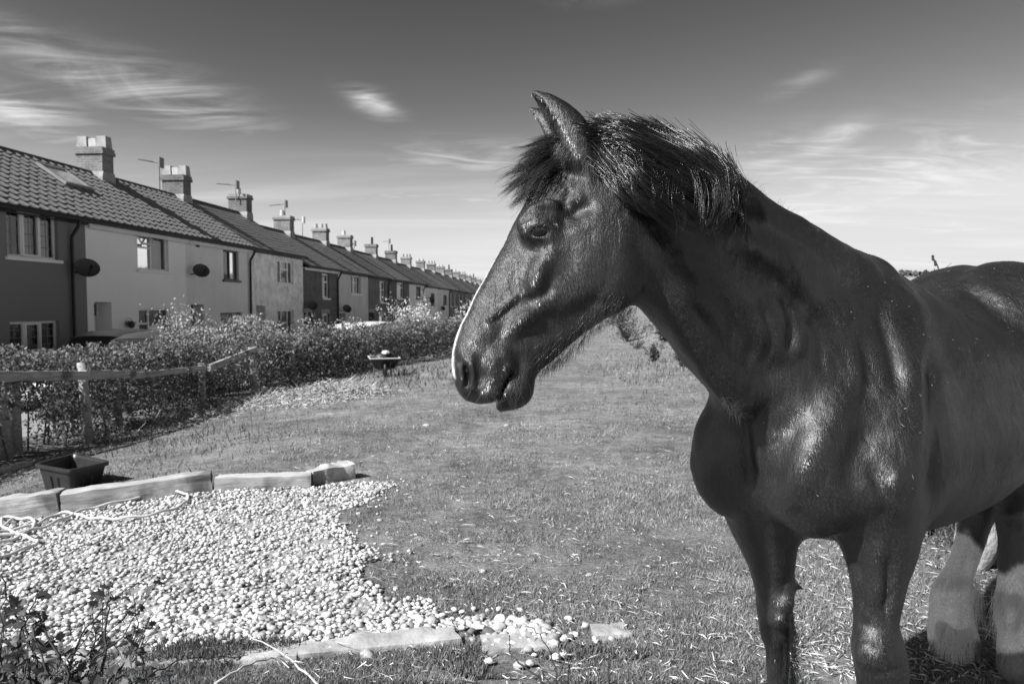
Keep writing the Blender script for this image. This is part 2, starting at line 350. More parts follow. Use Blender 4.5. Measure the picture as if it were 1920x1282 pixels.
m_dark_in = mat('room_interior', 0.10, 0.9, 0.1)
def glass_mat():
    m = bpy.data.materials.new('window_glass'); m.use_nodes = True; nt = m.node_tree; N = nt.nodes; L = nt.links; N.remove(N['Principled BSDF']); out = N['Material Output']
    mx = N.new('ShaderNodeMixShader'); t = N.new('ShaderNodeBsdfTransparent'); t.inputs[0].default_value = (.8, .8, .8, 1); gl = N.new('ShaderNodeBsdfGlossy'); gl.inputs['Roughness'].default_value = .03; gl.inputs[0].default_value = (.9, .9, .9, 1)
    fr = N.new('ShaderNodeFresnel'); fr.inputs[0].default_value = 1.7; L.new(fr.outputs[0], mx.inputs[0]); L.new(t.outputs[0], mx.inputs[1]); L.new(gl.outputs[0], mx.inputs[2]); L.new(mx.outputs[0], out.inputs[0]); return m
m_glass = glass_mat()
DEPTH = 5.4; RUN = 2.7; OVER = 0.14
def tile_mesh(w, ln):
    pr = []; nseg = 8
    for i in range(nseg+1):
        u = i/nseg; z = 0.030*max(0, math.sin(math.pi*min(1, u/0.42)))**1.2 if u < 0.42 else 0.006*math.sin((u-0.42)/0.58*math.pi)*-1; pr.append((u*w, z))
    v = [(x, 0, z+0.026) for x, z in pr]+[(x, ln, z) for x, z in pr]+[(x, 0, z*0.9-0.002) for x, z in pr]; k = nseg+1
    f = [(i, i+1, k+i+1, k+i) for i in range(nseg)]+[(i, 2*k+i, 2*k+i+1, i+1) for i in range(nseg)]
    return newmesh('tile', v, f, m_tile, False)
TILE = None
def house(x0, x1, eave, ridge, base, wallm, openings, label, roof='course', tilem=None, fascia=None, pipe=None, chim=None, gutter=True, lift=0.0, t0=None, t1=None):
    global TILE
    ta = fy(x0) if t0 is None else t0; tb = fy(x1) if t1 is None else t1; w = tb-ta
    P = FP0+AXD*ta; h = empty('terraced_house', (float(P[0]), float(P[1]), 0), HROT); tag(h, label, 'house', 'terraced houses along the lane')
    # wall with real openings
    ops = []
    for o in openings:
        if o[0] in ('win', 'door'):
            (xa, ya, xb, yb) = o[1]; a, z1 = fpx(xa, ya); b, _ = fpx(xb, ya); _, z0 = fpx((xa+xb)/2, yb); a2, z1 = fpx((xa+xb)/2, ya)
            ops.append((o[0], a-ta, b-ta, max(z0, base+0.05) if o[0] == 'win' else base+0.12, z1, o[2]))
        else: ops.append(('win', *o[1:]))
    xs = sorted({0, w}|{q for o in ops for q in (o[1], o[2])}); zs = sorted({base, eave}|{q for o in ops for q in (o[3], o[4])}); mb = MB()
    for i in range(len(xs)-1):
        for j in range(len(zs)-1):
            cx0, cz0 = (xs[i]+xs[i+1])/2, (zs[j]+zs[j+1])/2
            if any(o[1] < cx0 < o[2] and o[3] < cz0 < o[4] for o in ops): continue
            mb.add([(xs[i], 0, zs[j]), (xs[i+1], 0, zs[j]), (xs[i+1], 0, zs[j+1]), (xs[i], 0, zs[j+1])], [(0, 1, 2, 3)])
    for o in ops:
        d = 0.14 if o[0] == 'win' else 0.42; a, b, z0, z1 = o[1:5]
        mb.add([(a, 0, z0), (a, d, z0), (a, d, z1), (a, 0, z1)], [(0, 1, 2, 3)]); mb.add([(b, 0, z0), (b, 0, z1), (b, d, z1), (b, d, z0)], [(0, 1, 2, 3)])
        mb.add([(a, 0, z1), (a, d, z1), (b, d, z1), (b, 0, z1)], [(0, 1, 2, 3)]); mb.add([(a, 0, z0), (b, 0, z0), (b, d, z0), (a, d, z0)], [(0, 1, 2, 3)])
    e2 = 0.004
    mb.add([(e2, 0, base), (e2, DEPTH, base), (e2, DEPTH, eave), (e2, RUN, ridge-.12), (e2, 0, eave)], [(0, 1, 2, 3, 4)]); mb.add([(w-e2, 0, base), (w-e2, DEPTH, base), (w-e2, DEPTH, eave), (w-e2, RUN, ridge-.12), (w-e2, 0, eave)], [(4, 3, 2, 1, 0)])
    mb.add([(0, DEPTH, base), (w, DEPTH, base), (w, DEPTH, eave), (0, DEPTH, eave)], [(0, 1, 2, 3)])
    link('wall', newmesh('wall', mb.v, mb.f, wallm), h)
    # windows and doors
    for o in ops:
        a, b, z0, z1, cfg = o[1:6]
        if o[0] == 'win':
            fm = {'w': m_white, 'd': m_darkfr}[cfg.get('frame', 'w')]; y0, y1 = 0.085, 0.145; fw = cfg.get('fw', 0.055); f = MB()
            f.box((a, y0, z0), (b, y1, z0+fw)); f.box((a, y0, z1-fw), (b, y1, z1)); f.box((a, y0, z0+fw), (a+fw, y1, z1-fw)); f.box((b-fw, y0, z0+fw), (b, y1, z1-fw))
            cols = [0]+list(cfg.get('mull', ()))+[1]
            for u in cols[1:-1]: xm = a+(b-a)*u; f.box((xm-fw*.55, y0-.01, z0+fw), (xm+fw*.55, y1-.004, z1-fw))
            wo = f.build('window', fm, h)
            for (ci, u) in cfg.get('trans', ()):
                xa, xb = a+(b-a)*cols[ci]+fw*.5, a+(b-a)*cols[ci+1]-fw*.5; zt = z0+(z1-z0)*u; MB().box((xa, y0+.003, zt-fw*.45), (xb, y1-.006, zt+fw*.45)).build('transom', fm, wo)
            for ci in cfg.get('open', ()):                # casement sashes: an inner frame standing proud
                xa, xb = a+(b-a)*cols[ci]+fw*.35, a+(b-a)*cols[ci+1]-fw*.35; s = MB(); q = .05; za, zb = z0+fw*.6, z1-fw*.6; ya, yb = y0-.03, y0+.02
                s.box((xa, ya, za), (xb, yb, za+q)); s.box((xa, ya, zb-q), (xb, yb, zb)); s.box((xa, ya, za+q), (xa+q, yb, zb-q)); s.box((xb-q, ya, za+q), (xb, yb, zb-q)); s.build('sash', fm, wo)
            if cfg.get('vent'):                           # top light pushed open
                xa, xb = a+fw*.5, a+(b-a)*cols[1]-fw*.3; zt = z0+(z1-z0)*cfg['vent']; Mx = Matrix.Translation((0, y0-.01, z1-fw)) @ Matrix.Rotation(math.radians(-32), 4, 'X'); s = MB(); q = .055; hh = z1-fw-zt
                s.box((xa, -.03, -hh), (xb, 0, -hh+q), Mx); s.box((xa, -.03, -q), (xb, 0, 0), Mx); s.box((xa, -.03, -hh+q), (xa+q, 0, -q), Mx); s.box((xb-q, -.03, -hh+q), (xb, 0, -q), Mx); s.build('top_light', fm, wo)
            gb = cfg.get('bars', (0, 0))
            if gb[1]:
                s = MB(); 
                for ci in range(len(cols)-1):
                    xa, xb = a+(b-a)*cols[ci]+fw*.5, a+(b-a)*cols[ci+1]-fw*.5
                    for k in range(1, gb[1]+1): zz = z0+(z1-z0)*k/(gb[1]+1); s.box((xa, .112, zz-.008), (xb, .124, zz+.008))
                    for k in range(1, gb[0]+1): xx = xa+(xb-xa)*k/(gb[0]+1); s.box((xx-.008, .113, z0+fw), (xx+.008, .123, z1-fw))
                s.build('glazing_bars', m_lead, wo)['kind'] = 'stuff'
            for ci in range(len(cols)-1):
                xa, xb = a+(b-a)*cols[ci]+fw*.4, a+(b-a)*cols[ci+1]-fw*.4; MB().add([(xa, .118, z0+fw*.5), (xb, .118, z0+fw*.5), (xb, .118, z1-fw*.5), (xa, .118, z1-fw*.5)], [(0, 1, 2, 3)]).build('pane', m_glass, wo)
            if cfg.get('sill', True): MB().box((a-.07, -.07, z0-.075), (b+.07, .10, z0-.004)).build('sill', {'w': m_white, 'd': m_darkfr, 's': m_stone}[cfg.get('sillm', cfg.get('frame', 'w'))], wo)
            if cfg.get('lintel'): MB().box((a-.12, -.012, z1+.003), (b+.12, .12, z1+.22)).build('lintel', m_stone, wo)
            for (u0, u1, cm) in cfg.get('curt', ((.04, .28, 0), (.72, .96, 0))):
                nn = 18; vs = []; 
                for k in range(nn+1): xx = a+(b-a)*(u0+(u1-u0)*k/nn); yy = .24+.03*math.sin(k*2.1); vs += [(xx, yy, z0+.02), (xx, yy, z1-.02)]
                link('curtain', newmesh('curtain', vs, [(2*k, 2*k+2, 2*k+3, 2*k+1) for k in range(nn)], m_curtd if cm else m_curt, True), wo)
        else:
            dm = m_doord if cfg.get('dark') else m_door; zt = z1-0.36 if cfg.get('transom', True) else z1; y0 = .40
            d = MB().box((a+.06, y0, z0), (b-.06, y0+.05, zt-.05)).build('door', dm, h); p = MB(); zw = zt-.9
            for (u0, u1, v0, v1) in ((.16, .84, .12, .48), (.16, .84, .56, .90)): p.box((a+(b-a)*u0, y0-.02, z0+(zt-z0)*v0), (a+(b-a)*u1, y0-.002, z0+(zt-z0)*v1), None)
            p.build('door_panel', dm, d); MB().box((a+(b-a)*.3, y0-.035, z0+(zt-z0)*.60), (a+(b-a)*.7, y0-.022, z0+(zt-z0)*.86)).build('door_light', m_black, d)
            MB().box((b-.19, y0-.06, z0+1.0), (b-.14, y0-.004, z0+1.04)).build('handle', m_lead, d)
            f = MB(); f.box((a, y0-.02, z0), (a+.055, y0+.04, z1)); f.box((b-.055, y0-.02, z0), (b, y0+.04, z1)); f.box((a+.055, y0-.02, zt-.05), (b-.055, y0+.04, zt)); f.box((a+.055, y0-.02, z1-.05), (b-.055, y0+.04, z1)); f.build('door_frame', dm, h)
            MB().box((a+.05, y0+.01, zt), (b-.05, y0+.02, z1-.05)).build('fanlight', m_black, h)
            if cfg.get('lintel'): MB().box((a-.1, -.012, z1+.003), (b+.1, .12, z1+.22)).build('lintel', m_stone, h)
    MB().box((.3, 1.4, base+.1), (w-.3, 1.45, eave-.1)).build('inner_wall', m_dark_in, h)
    # roof: deck, tiles, ridge, gutter
    zE = eave-OVER*(ridge-eave)/RUN; sl = math.hypot(RUN+OVER, ridge-zE); pitch = math.atan2(ridge-zE, RUN+OVER); r = MB()
    r.prism([(0, 0), (0, 0.001), (0.001, 0)], 0, 0.001) if False else None
    r.add([(0, -OVER, zE), (w, -OVER, zE), (w, RUN, ridge), (0, RUN, ridge), (0, DEPTH+OVER, zE), (w, DEPTH+OVER, zE)], [(0, 1, 2, 3), (3, 2, 5, 4)])
    r.add([(0, -OVER, zE-.10), (w, -OVER, zE-.10), (w, RUN, ridge-.10), (0, RUN, ridge-.10), (0, DEPTH+OVER, zE-.10), (w, DEPTH+OVER, zE-.10)], [(3, 2, 1, 0), (4, 5, 2, 3)]); r.add([(0, -OVER, zE-.10), (w, -OVER, zE-.10), (w, -OVER, zE), (0, -OVER, zE)], [(0, 1, 2, 3)])
    ro = link('roof', newmesh('roof', r.v, r.f, m_ridge), h); tm = tilem or m_tile2
    if roof == 'tiles':
        nc = 12; nt_ = max(1, round(w/0.31)); tw = w/nt_; ex = sl/nc
        if TILE is None: TILE = tile_mesh(1.0, 1.0)
        for c in range(nc):
            for k in range(nt_):
                o = bpy.data.objects.new('tile', TILE); COL.objects.link(o); o.parent = ro
                yy = -OVER+c*ex*math.cos(pitch)-.03; zz = zE+c*ex*math.sin(pitch)+.012+random.uniform(-.004, .006)
                o.location = (k*tw, yy, zz); o.rotation_euler = (pitch+random.uniform(-.012, .012), random.uniform(-.01, .01), random.uniform(-.008, .008)); o.scale = (tw*1.02, ex*1.08, 1.0)
    else:
        nc = 13; ex = sl/nc; cm = MB(); nt_ = max(2, round(w/0.33))
        for c in range(nc):
            for k in range(nt_):
                x0_, x1_ = w*k/nt_, w*(k+1)/nt_-.006; lf = random.uniform(.018, .034); ya = -OVER+c*ex*math.cos(pitch)-.02; za = zE+c*ex*math.sin(pitch); yb = ya+ex*1.1*math.cos(pitch); zb = za+ex*1.1*math.sin(pitch)+.006
                cm.add([(x0_, ya, za+.004), (x1_, ya, za+.004), (x1_, ya, za+lf), (x0_, ya, za+lf), (x1_, yb, zb+.004), (x0_, yb, zb+.004)], [(0, 1, 2, 3), (3, 2, 4, 5)])
        link('slates', newmesh('slates', cm.v, cm.f, tm), ro)['kind'] = 'stuff'
    MB().tube([(0, RUN, ridge-.02), (w, RUN, ridge-.02)], .11, 8).build('ridge_cap', m_ridge, h)
    if gutter: MB().tube([(0.01, -OVER-.07, zE-.05), (w-.01, -OVER-.07, zE-.05)], .062, 8).build('gutter', m_black, h)
    if fascia: MB().box((0.02, -OVER+.02, zE-.22), (w-.02, -OVER+.05, zE-.104)).build('fascia', fascia, h)
    MB().box((0.01, -OVER+.055, zE-.15), (w-.01, -.004, zE-.12)).build('soffit', m_black if not fascia else fascia, h)
    if pipe:
        tp, _ = fpx(pipe, 500); tp -= ta; tp = min(max(tp, .12), w-.12)
        MB().tube([(tp+.1, -OVER-.07, zE-.09), (tp+.09, -OVER-.05, zE-.22), (tp, -.08, zE-.48), (tp, -.07, zE-.6), (tp, -.07, base+.1)], .042, 8).build('downpipe', m_black, h)
    if chim:
        kind, xr, hh, wd, cmat = chim; cx0 = w-.30; hh -= .16; wd *= .94; c0 = ridge-0.55; top = ridge+hh; wy = wd/2
        st = MB(); st.box((cx0-.28, RUN-wy, c0), (cx0+.28, RUN+wy, top)); so = st.build('chimney', cmat, h)
        MB().box((cx0-.33, RUN-wy-.05, top-.20), (cx0+.33, RUN+wy+.05, top-.10)).build('string_course', cmat, so); MB().box((cx0-.31, RUN-wy-.03, top-.103), (cx0+.31, RUN+wy+.03, top+.003)).build('cap', m_mortar if kind in 'bc' else cmat, so)
        MB().prism([(cx0-.33, c0), (cx0+.33, c0), (cx0+.33, ridge-.12), (cx0+.285, ridge+.05), (cx0-.285, ridge+.05), (cx0-.33, ridge-.12)], RUN-wy-.03, RUN+wy+.03).build('flashing', m_mortar, so)
        def taper(x, y, a, b_, z0, z1, m, nm='pot'):
            MB().add([(x-a, y-a, z0), (x+a, y-a, z0), (x+a, y+a, z0), (x-a, y+a, z0), (x-b_, y-b_, z1), (x+b_, y-b_, z1), (x+b_, y+b_, z1), (x-b_, y+b_, z1)], [(0, 3, 2, 1), (4, 5, 6, 7), (0, 1, 5, 4), (1, 2, 6, 5), (2, 3, 7, 6), (3, 0, 4, 7)]).build(nm, m, so)
        if kind == 'a':
            for q in (-.33, 0, .33): taper(cx0, RUN+q*wd/.9, .17 if q else .13, .14 if q else .115, top, top+(.36 if q else .30), m_mortar if q else m_pot)
        elif kind == 'b':
            MB().tube([(cx0, RUN+.08, top), (cx0, RUN+.08, top+.30)], [.13, .105], 10).build('pot', m_pot, so)
        elif kind == 'c':
            for q in (-.3, -.05, .28): MB().tube([(cx0, RUN+q, top), (cx0, RUN+q, top+.26)], [.115, .095], 10).build('pot', m_mortar, so)
        elif kind == 'd':
            MB().tube([(cx0, RUN-.05, top), (cx0, RUN-.05, top+.52)], [.09, .08], 10).build('pot', m_black, so)
        else:
            for q in (-.2, .2): MB().tube([(cx0, RUN+q, top), (cx0, RUN+q, top+.22)], [.12, .10], 10).build('pot', m_pot, so)
    return h, ta, tb
C3 = dict(mull=(.32, .68), open=(1,), bars=(1, 3), curt=((.02, .2, 0), (.42, .62, 0), (.72, .97, 0)))
E1, R1, B1 = 3.60, 5.40, -1.35
E2, R2, B2 = 3.24, 5.04, -1.9
E3, R3, B3 = 2.98, 4.76, -2.4
house(-170, 162, E1, R1, B1, m_wdark, [('win', (11, 394, 107, 484), C3), ('win', (18, 602, 111, 662), dict(mull=(.32, .66), open=(1,), bars=(1, 3), curt=((.45, .6, 0),)))], 'end terraced house with dark grey rendered front and three-light white windows', 'tiles', pipe=131)
house(162, 349, E1, R1, B1, m_wwhite, [('win', (257, 440, 315, 507), dict(mull=(.48,), trans=((0, .62),), vent=.62, curt=((.04, .46, 0), (.5, .98, 0)))), ('win', (260, 578, 319, 640), dict(mull=(.36,), trans=((0, .55),), curt=((.4, .62, 1), (.7, .95, 1)))), ('door', (176, 566, 209, 640), dict())],
      'smooth white terraced house with a deep white porch recess and tilted top light', 'tiles', fascia=m_fascia, chim=('a', 0, 0.95, .90, m_chim))
house(349, 472, E1, R1, B1, m_wgrey, [('win', (418, 470, 447, 525), dict(frame='d', mull=(.52,), curt=((.02, .46, 0), (.56, .98, 0)))), ('win', (413, 586, 454, 640), dict(frame='d', mull=(.6,), curt=((.6, .95, 0),))), ('door', (358, 571, 382, 640), dict(dark=1))],
      'pale grey terraced house with dark framed windows', 'tiles', fascia=m_fascia, pipe=466, chim=('a', 0, 0.92, .86, m_chim2))
house(472, 568, E1, R1, B1, m_wpaint, [('win', (519, 488, 550, 533), dict(mull=(.30, .72), trans=((1, .62),), fw=.08, curt=((.05, .28, 0), (.34, .68, 0), (.74, .97, 0)))), ('win', (521, 581, 550, 640), dict(mull=(.30, .70), trans=((1, .6),), curt=((.03, .25, 1),))), ('door', (480, 573, 498, 640), dict())],
      'white painted brick terraced house next to the step in the roof', 'course', chim=('b', 0, 0.98, .88, m_chim2))
house(568, 634, E2, R2, B2, m_brick, [('win', (604, 513, 617, 559), dict(trans=((0, .66),), fw=.09, sillm='w', curt=((.1, .9, 0),))), ('win', (604, 588, 617, 640), dict(fw=.10, sillm='s', lintel=1, curt=((.1, .9, 0),))), ('door', (569, 586, 583, 640), dict(lintel=1))],
      'narrow dark brick terraced house with one slim white upstairs window and pale sill', 'course', fascia=m_fascia, pipe=631, chim=('b', 0, 0.98, .9, m_chim))
house(634, 690, E2-.03, R2-.03, B2, m_wstain, [('win', (657, 517, 676, 551), dict(mull=(.33, .67), trans=((1, .62),), curt=((.02, .3, 0), (.36, .64, 0), (.7, .98, 0)))), ('win', (657, 602, 676, 640), dict(mull=(.33, .67))), ('door', (636, 587, 648, 640), dict(dark=0))],
      'stained pale rendered terraced house between two dark brick ones', 'course', chim=('c', 0, 0.95, .86, m_chim))
house(690, 727, E2-.06, R2-.06, B2, m_brick2, [('win', (712, 527, 722, 567), dict(trans=((0, .6),), fw=.09, sillm='w')), ('win', (711, 590, 722, 640), dict(fw=.10, lintel=1, curt=((.1, .9, 0),))), ('door', (692, 586, 702, 640), dict(dark=1, lintel=1))],
      'dark brick terraced house with narrow sash and shared downpipe', 'course', tilem=m_tile3, pipe=726, chim=('b', 0, 1.0, .88, m_chim))
house(727, 767, E2-.1, R2-.1, B2-.2, m_brick, [('win', (744, 530, 757, 560), dict(trans=((0, .7),), fw=.09, curt=((.1, .9, 0),))), ('win', (744, 594, 757, 640), dict(fw=.1)), ('door', (733, 588, 742, 640), dict(dark=1, lintel=1))],
      'dark brick terraced house with wide white bedroom window behind the blossom', 'course', chim=('d', 0, 0.95, .85, m_chim))
house(767, 797, E2-.14, R2-.14, B2-.3, m_wgrey, [('win', (780, 537, 789, 560), dict(mull=(.5,), frame='d')), ('win', (778, 590, 789, 640), dict())], 'pale house just before the second step in the roof, half behind blossom', 'course', tilem=m_tile3, pipe=792, chim=('d', 0, .92, .9, m_chim2))
house(797, 820, E3, R3, B3, m_wgrey, [('win', (808, 550, 815, 572), dict(mull=(.5,), frame='d'))], 'pale rendered house with two satellite dishes at its edges', 'course', tilem=m_tile3, chim=('c', 0, .92, .88, m_chim))
house(820, 842, E3-.03, R3-.03, B3, m_wstain, [('win', (831, 553, 838, 571), dict(mull=(.5,), frame='d'))], 'pale rendered far house beside the first of the far brick houses', 'course', pipe=841, chim=('e', 0, .95, .8, m_chim))
tt = fy(842); far = [(m_brick2, 'c', 'first far dark brick house after the pale pair'), (m_brick, 'e', 'second far dark brick house after the pale pair'), (m_brick2, 'd', 'third far dark brick house after the pale pair'), (m_wgrey, 'b', 'far pale house between dark brick houses'), (m_brick2, 'c', 'far brick house beyond the far pale house'), (m_brick, 'e', 'brick house three before the end of the terrace'), (m_wstain, 'd', 'pale house two before the end of the terrace'), (m_brick2, 'b', 'last but one house of the terrace'), (m_brick, 'c', 'last house at the far end of the terrace')]
for k, (wm, ck, lb) in enumerate(far):
    e = E3-.06-.05*k; w = 5.25; z = e-1.75
    o = []
    for xx in (2.6,): o.append(('win', tt+xx, tt+xx+1.0, z, z+1.25, dict(frame='w', mull=(.5,))))
    ops = [('win', xx, xx+1.0, z, z+1.25, dict(frame='w', mull=(.5,), fw=.09)) for xx in (.9, 3.3)]
    # openings here are given straight in house metres
    house(0, 0, e, e+1.85, B3-.3, wm, [('raw', *q[1:5], q[5]) for q in ops], lb, 'course', tilem=m_tile3 if k % 2 else m_tile2, pipe=None, chim=(ck, 0, .95, .9, m_chim if k % 2 else m_chim2), t0=tt, t1=tt+w); tt += w
# skylight on the second roof
print('houses', round(time.time()-T00, 1))
def on_front(x, y, out=0.0): t, z = fpx(x, y); return FP0+AXD*t+AXN*out+np.array([0, 0, z])
def dish(x, y, wpx, label):
    t, z = fpx(x, y); P = FP0+AXD*t; sc = wpx*P[1]/F_PX; root = empty('satellite_dish', (float(P[0]), float(P[1]), z), HROT); tag(root, label, 'satellite dish', 'satellite dishes on the house fronts')
    rad = sc*0.50; c = np.array([0.0, -.34, 0.0]); nrm = unit([-0.55, -0.70, 0.30]); u = unit(np.cross(nrm, [0, 0, 1])); v = np.cross(u, nrm); vs = []; fs = []; nr, na = 5, 24
    for side in (0, 1):
        for i in range(nr+1):
            for j in range(na): r = rad*i/nr; th = 2*math.pi*j/na; vs.append(c+u*r*math.cos(th)+v*r*.82*math.sin(th)+nrm*(0.16*rad*(i/nr)**2-side*.015))
    for side in (0, 1):
        o = side*(nr+1)*na
        for i in range(nr):
            for j in range(na): q = (o+i*na+j, o+i*na+(j+1) % na, o+(i+1)*na+(j+1) % na, o+(i+1)*na+j); fs.append(q if side else q[::-1])
    e0, e1 = nr*na, (nr+1)*na+nr*na; fs += [(e0+j, e0+(j+1) % na, e1+(j+1) % na, e1+j) for j in range(na)]
    link('reflector', newmesh('reflector', vs, fs, m_darkfr, True), root)
    MB().tube([(0, .0, -.1), (0, -.28, -.08), c-nrm*.02], .02, 6).build('bracket', m_black, root); MB().tube([c-v*rad*.75, c+nrm*rad*1.0-v*rad*.3], .012, 6).build('arm', m_black, root); MB().tube([c+nrm*rad*.95-v*rad*.3, c+nrm*rad*1.15-v*rad*.22], .035, 8).build('receiver', m_black, root)
for x, y, w_, l in ((138, 503, 44, 'dark satellite dish in front of the downpipe on the dark grey house'), (357, 508, 32, 'dark satellite dish at the join of the white and the pale grey house'), (571, 573, 22, 'dark satellite dish at the corner of the white painted brick house'),
                    (638, 579, 19, 'dark satellite dish beside the downpipe of the narrow brick house'), (801, 562, 14, 'small upper satellite dish on the far pale houses'), (823, 578, 11, 'small lower satellite dish on the far pale houses')): dish(x, y, w_, l)
def aerial(xm, y_top, y_bot, x_end, y_end, label, back=RUN, bulb=False):
    t, zt = fpx(xm, y_top, back); _, zb = fpx(xm, y_bot, back); P = FP0+AXD*t-AXN*back; root = empty('tv_aerial', (float(P[0]), float(P[1]), zb), 0); tag(root, label, 'aerial', 'television aerials on the chimneys')
    H = zt-zb; MB().tube([(0, 0, -0.1), (0, 0, H)], .022, 6).build('mast', m_lead, root); d = (P[1])/F_PX; L = (x_end-xm)*d; dz = -(y_end-y_top)*d; bm_ = MB().tube([(0, 0, H-.05), (L, L*.1, H-.05+dz)], .018, 6).build('boom', m_lead, root)
    e = MB(); n = 9
    for k in range(n): f = .25+.72*k/n; e.tube([(L*f, L*.1*f-.16*(1.2-f*.5), H-.05+dz*f), (L*f, L*.1*f+.16*(1.2-f*.5), H-.05+dz*f)], .009, 4)
    eo = e.build('elements', m_lead, root); eo['kind'] = 'stuff'
    MB().add([(0.03, -.16, H-.22), (0.05, .16, H-.22), (.05, .16, H+.14), (.03, -.16, H+.14), (.09, -.16, H-.22), (.11, .16, H-.22), (.11, .16, H+.14), (.09, -.16, H+.14)], [(0, 1, 2, 3), (4, 7, 6, 5), (0, 3, 7, 4), (1, 5, 6, 2), (3, 2, 6, 7), (0, 4, 5, 1)]).build('back_grid', m_white if bulb else m_lead, root)
for a in ((298, 303, 352, 261, 297, 'long tv aerial left of the second castellated chimney stack'), (442, 345, 372, 407, 343, 'tv aerial above the third chimney'), (534, 381, 402, 505, 384, 'thin tv aerial above the single pot chimney beside the roof step', RUN, False), (567, 411, 452, 549, 409, 'tv aerial with pale back plate on a tall mast', RUN, True), (664, 455, 478, 660, 458, 'short tv aerial between two brick chimneys'), (729, 451, 470, 718, 452, 'tv aerial behind the tall black pot')): aerial(*a)
# small fittings on the fronts
P = on_front(370, 457, .0); r = empty('wall_vent', tuple(P), HROT); tag(r, 'small dark square vent high on the pale grey house', 'vent'); MB().box((-.09, -.03, -.11), (.09, .01, .11)).build('cover', m_darkfr, r); s = MB(); [s.box((-.075, -.04, -.09+k*.045), (.075, -.028, -.065+k*.045)) for k in range(4)]; s.build('louvre', m_black, r)
P = on_front(238, 609, .0); r = empty('hanging_basket', tuple(P), HROT); r.scale = (.5, .5, .5); tag(r, 'dark hanging basket on the smooth white house wall', 'basket')
vs = []; fs = []
for i in range(6):
    for j in range(12): a_ = i/5*math.pi/2; vs.append((.2*math.cos(a_)*math.cos(j*math.pi/6), -.24+.2*math.cos(a_)*math.sin(j*math.pi/6), .05-.24*math.sin(a_)))
fs = [(i*12+j, i*12+(j+1) % 12, (i+1)*12+(j+1) % 12, (i+1)*12+j) for i in range(5) for j in range(12)]; link('bowl', newmesh('bowl', vs, fs, m_darkfr, True), r); MB().tube([(0, .0, .35), (0, -.24, .38), (0, -.24, .05)], .012, 6).build('bracket', m_black, r)
s = MB(); rr = np.random.default_rng(9)
for k in range(160):
    c = np.array([0, -.24, .1])+rr.normal(0, .1, 3)*[1, 1, .6]; u = unit(rr.normal(0, 1, 3))*.045; v = unit(np.cross(u, rr.normal(0, 1, 3)))*.03; s.add([c+u, c+v, c-u, c-v], [(0, 1, 2, 3)])
link('plant', newmesh('plant', s.v, s.f, mat('basket_leaf', .06)), r)['kind'] = 'stuff'
# skylight in the roof of the white house's neighbour
t, z = fpx(120, 322, 1.75); P = FP0+AXD*t-AXN*1.75; sk = empty('roof_window', (float(P[0]), float(P[1]), E1+(R1-E1)*1.75/RUN+.07), HROT); tag(sk, 'pale closed skylight set in the tiled roof before the first chimney', 'skylight')
Mx = Matrix.Rotation(math.atan2(R1-E1, RUN), 4, 'X'); s = MB(); s.box((-.55, -.5, 0), (.55, -.42, .08), Mx); s.box((-.55, .42, 0), (.55, .5, .08), Mx); s.box((-.55, -.42, 0), (-.47, .42, .08), Mx); s.box((.47, -.42, 0), (.55, .42, .08), Mx); s.build('frame', m_lead, sk); MB().box((-.47, -.42, .03), (.47, .42, .05), Mx).build('pane', mat('skylight_glass', .35, .15, .6), sk)
# ================================================================== gravel, timber edging, hose, tub
def inpoly(P, poly):
    x, y = P[:, 0], P[:, 1]; c = np.zeros(len(P), bool); n = len(poly); j = n-1
    for i in range(n):
        xi, yi = poly[i]; xj, yj = poly[j]
        c ^= ((yi > y) != (yj > y)) & (x < (xj-xi)*(y-yi)/(yj-yi+1e-12)+xi); j = i
    return c
def rotmats(n, rng):
    q = rng.normal(0, 1, (n, 4)); q /= np.linalg.norm(q, axis=1)[:, None]; w, x, y, z = q.T
    return np.stack([np.stack([1-2*(y*y+z*z), 2*(x*y-z*w), 2*(x*z+y*w)], -1), np.stack([2*(x*y+z*w), 1-2*(x*x+z*z), 2*(y*z-x*w)], -1), np.stack([2*(x*z-y*w), 2*(y*z+x*w), 1-2*(x*x+y*y)], -1)], 1)
def ico(sub):
    bm = bmesh.new(); bmesh.ops.create_icosphere(bm, subdivisions=sub, radius=1.0); v = np.array([q.co[:] for q in bm.verts]); f = np.array([[w.index for w in p.verts] for p in bm.faces]); bm.free(); return v, f
def stone_field(P, size, rng, sub, flat=0.62, embed=0.3):
    v, f = ico(sub); n = len(P); lump = 1+rng.uniform(-.3, .26, (n, len(v)))
    S = np.stack([rng.uniform(.8, 1.25, n), rng.uniform(.75, 1.1, n), rng.uniform(flat*.75, flat*1.2, n)], 1)*size[:, None]
    R = rotmats(n, rng); Rt = R.copy()
    X = v[None]*lump[..., None]; X = np.einsum('nij,nkj->nki', R, X)*S[:, None]; th = rng.uniform(0, 6.28, n); c, s = np.cos(th), np.sin(th)
    X = np.stack([X[..., 0]*c[:, None]-X[..., 1]*s[:, None], X[..., 0]*s[:, None]+X[..., 1]*c[:, None], X[..., 2]], -1)
    X = X+P[:, None]; X[..., 2] += (S[:, 2]*(1-2*embed))[:, None]
    return X.reshape(-1, 3), (f[None]+np.arange(n)[:, None, None]*len(v)).reshape(-1, 3)
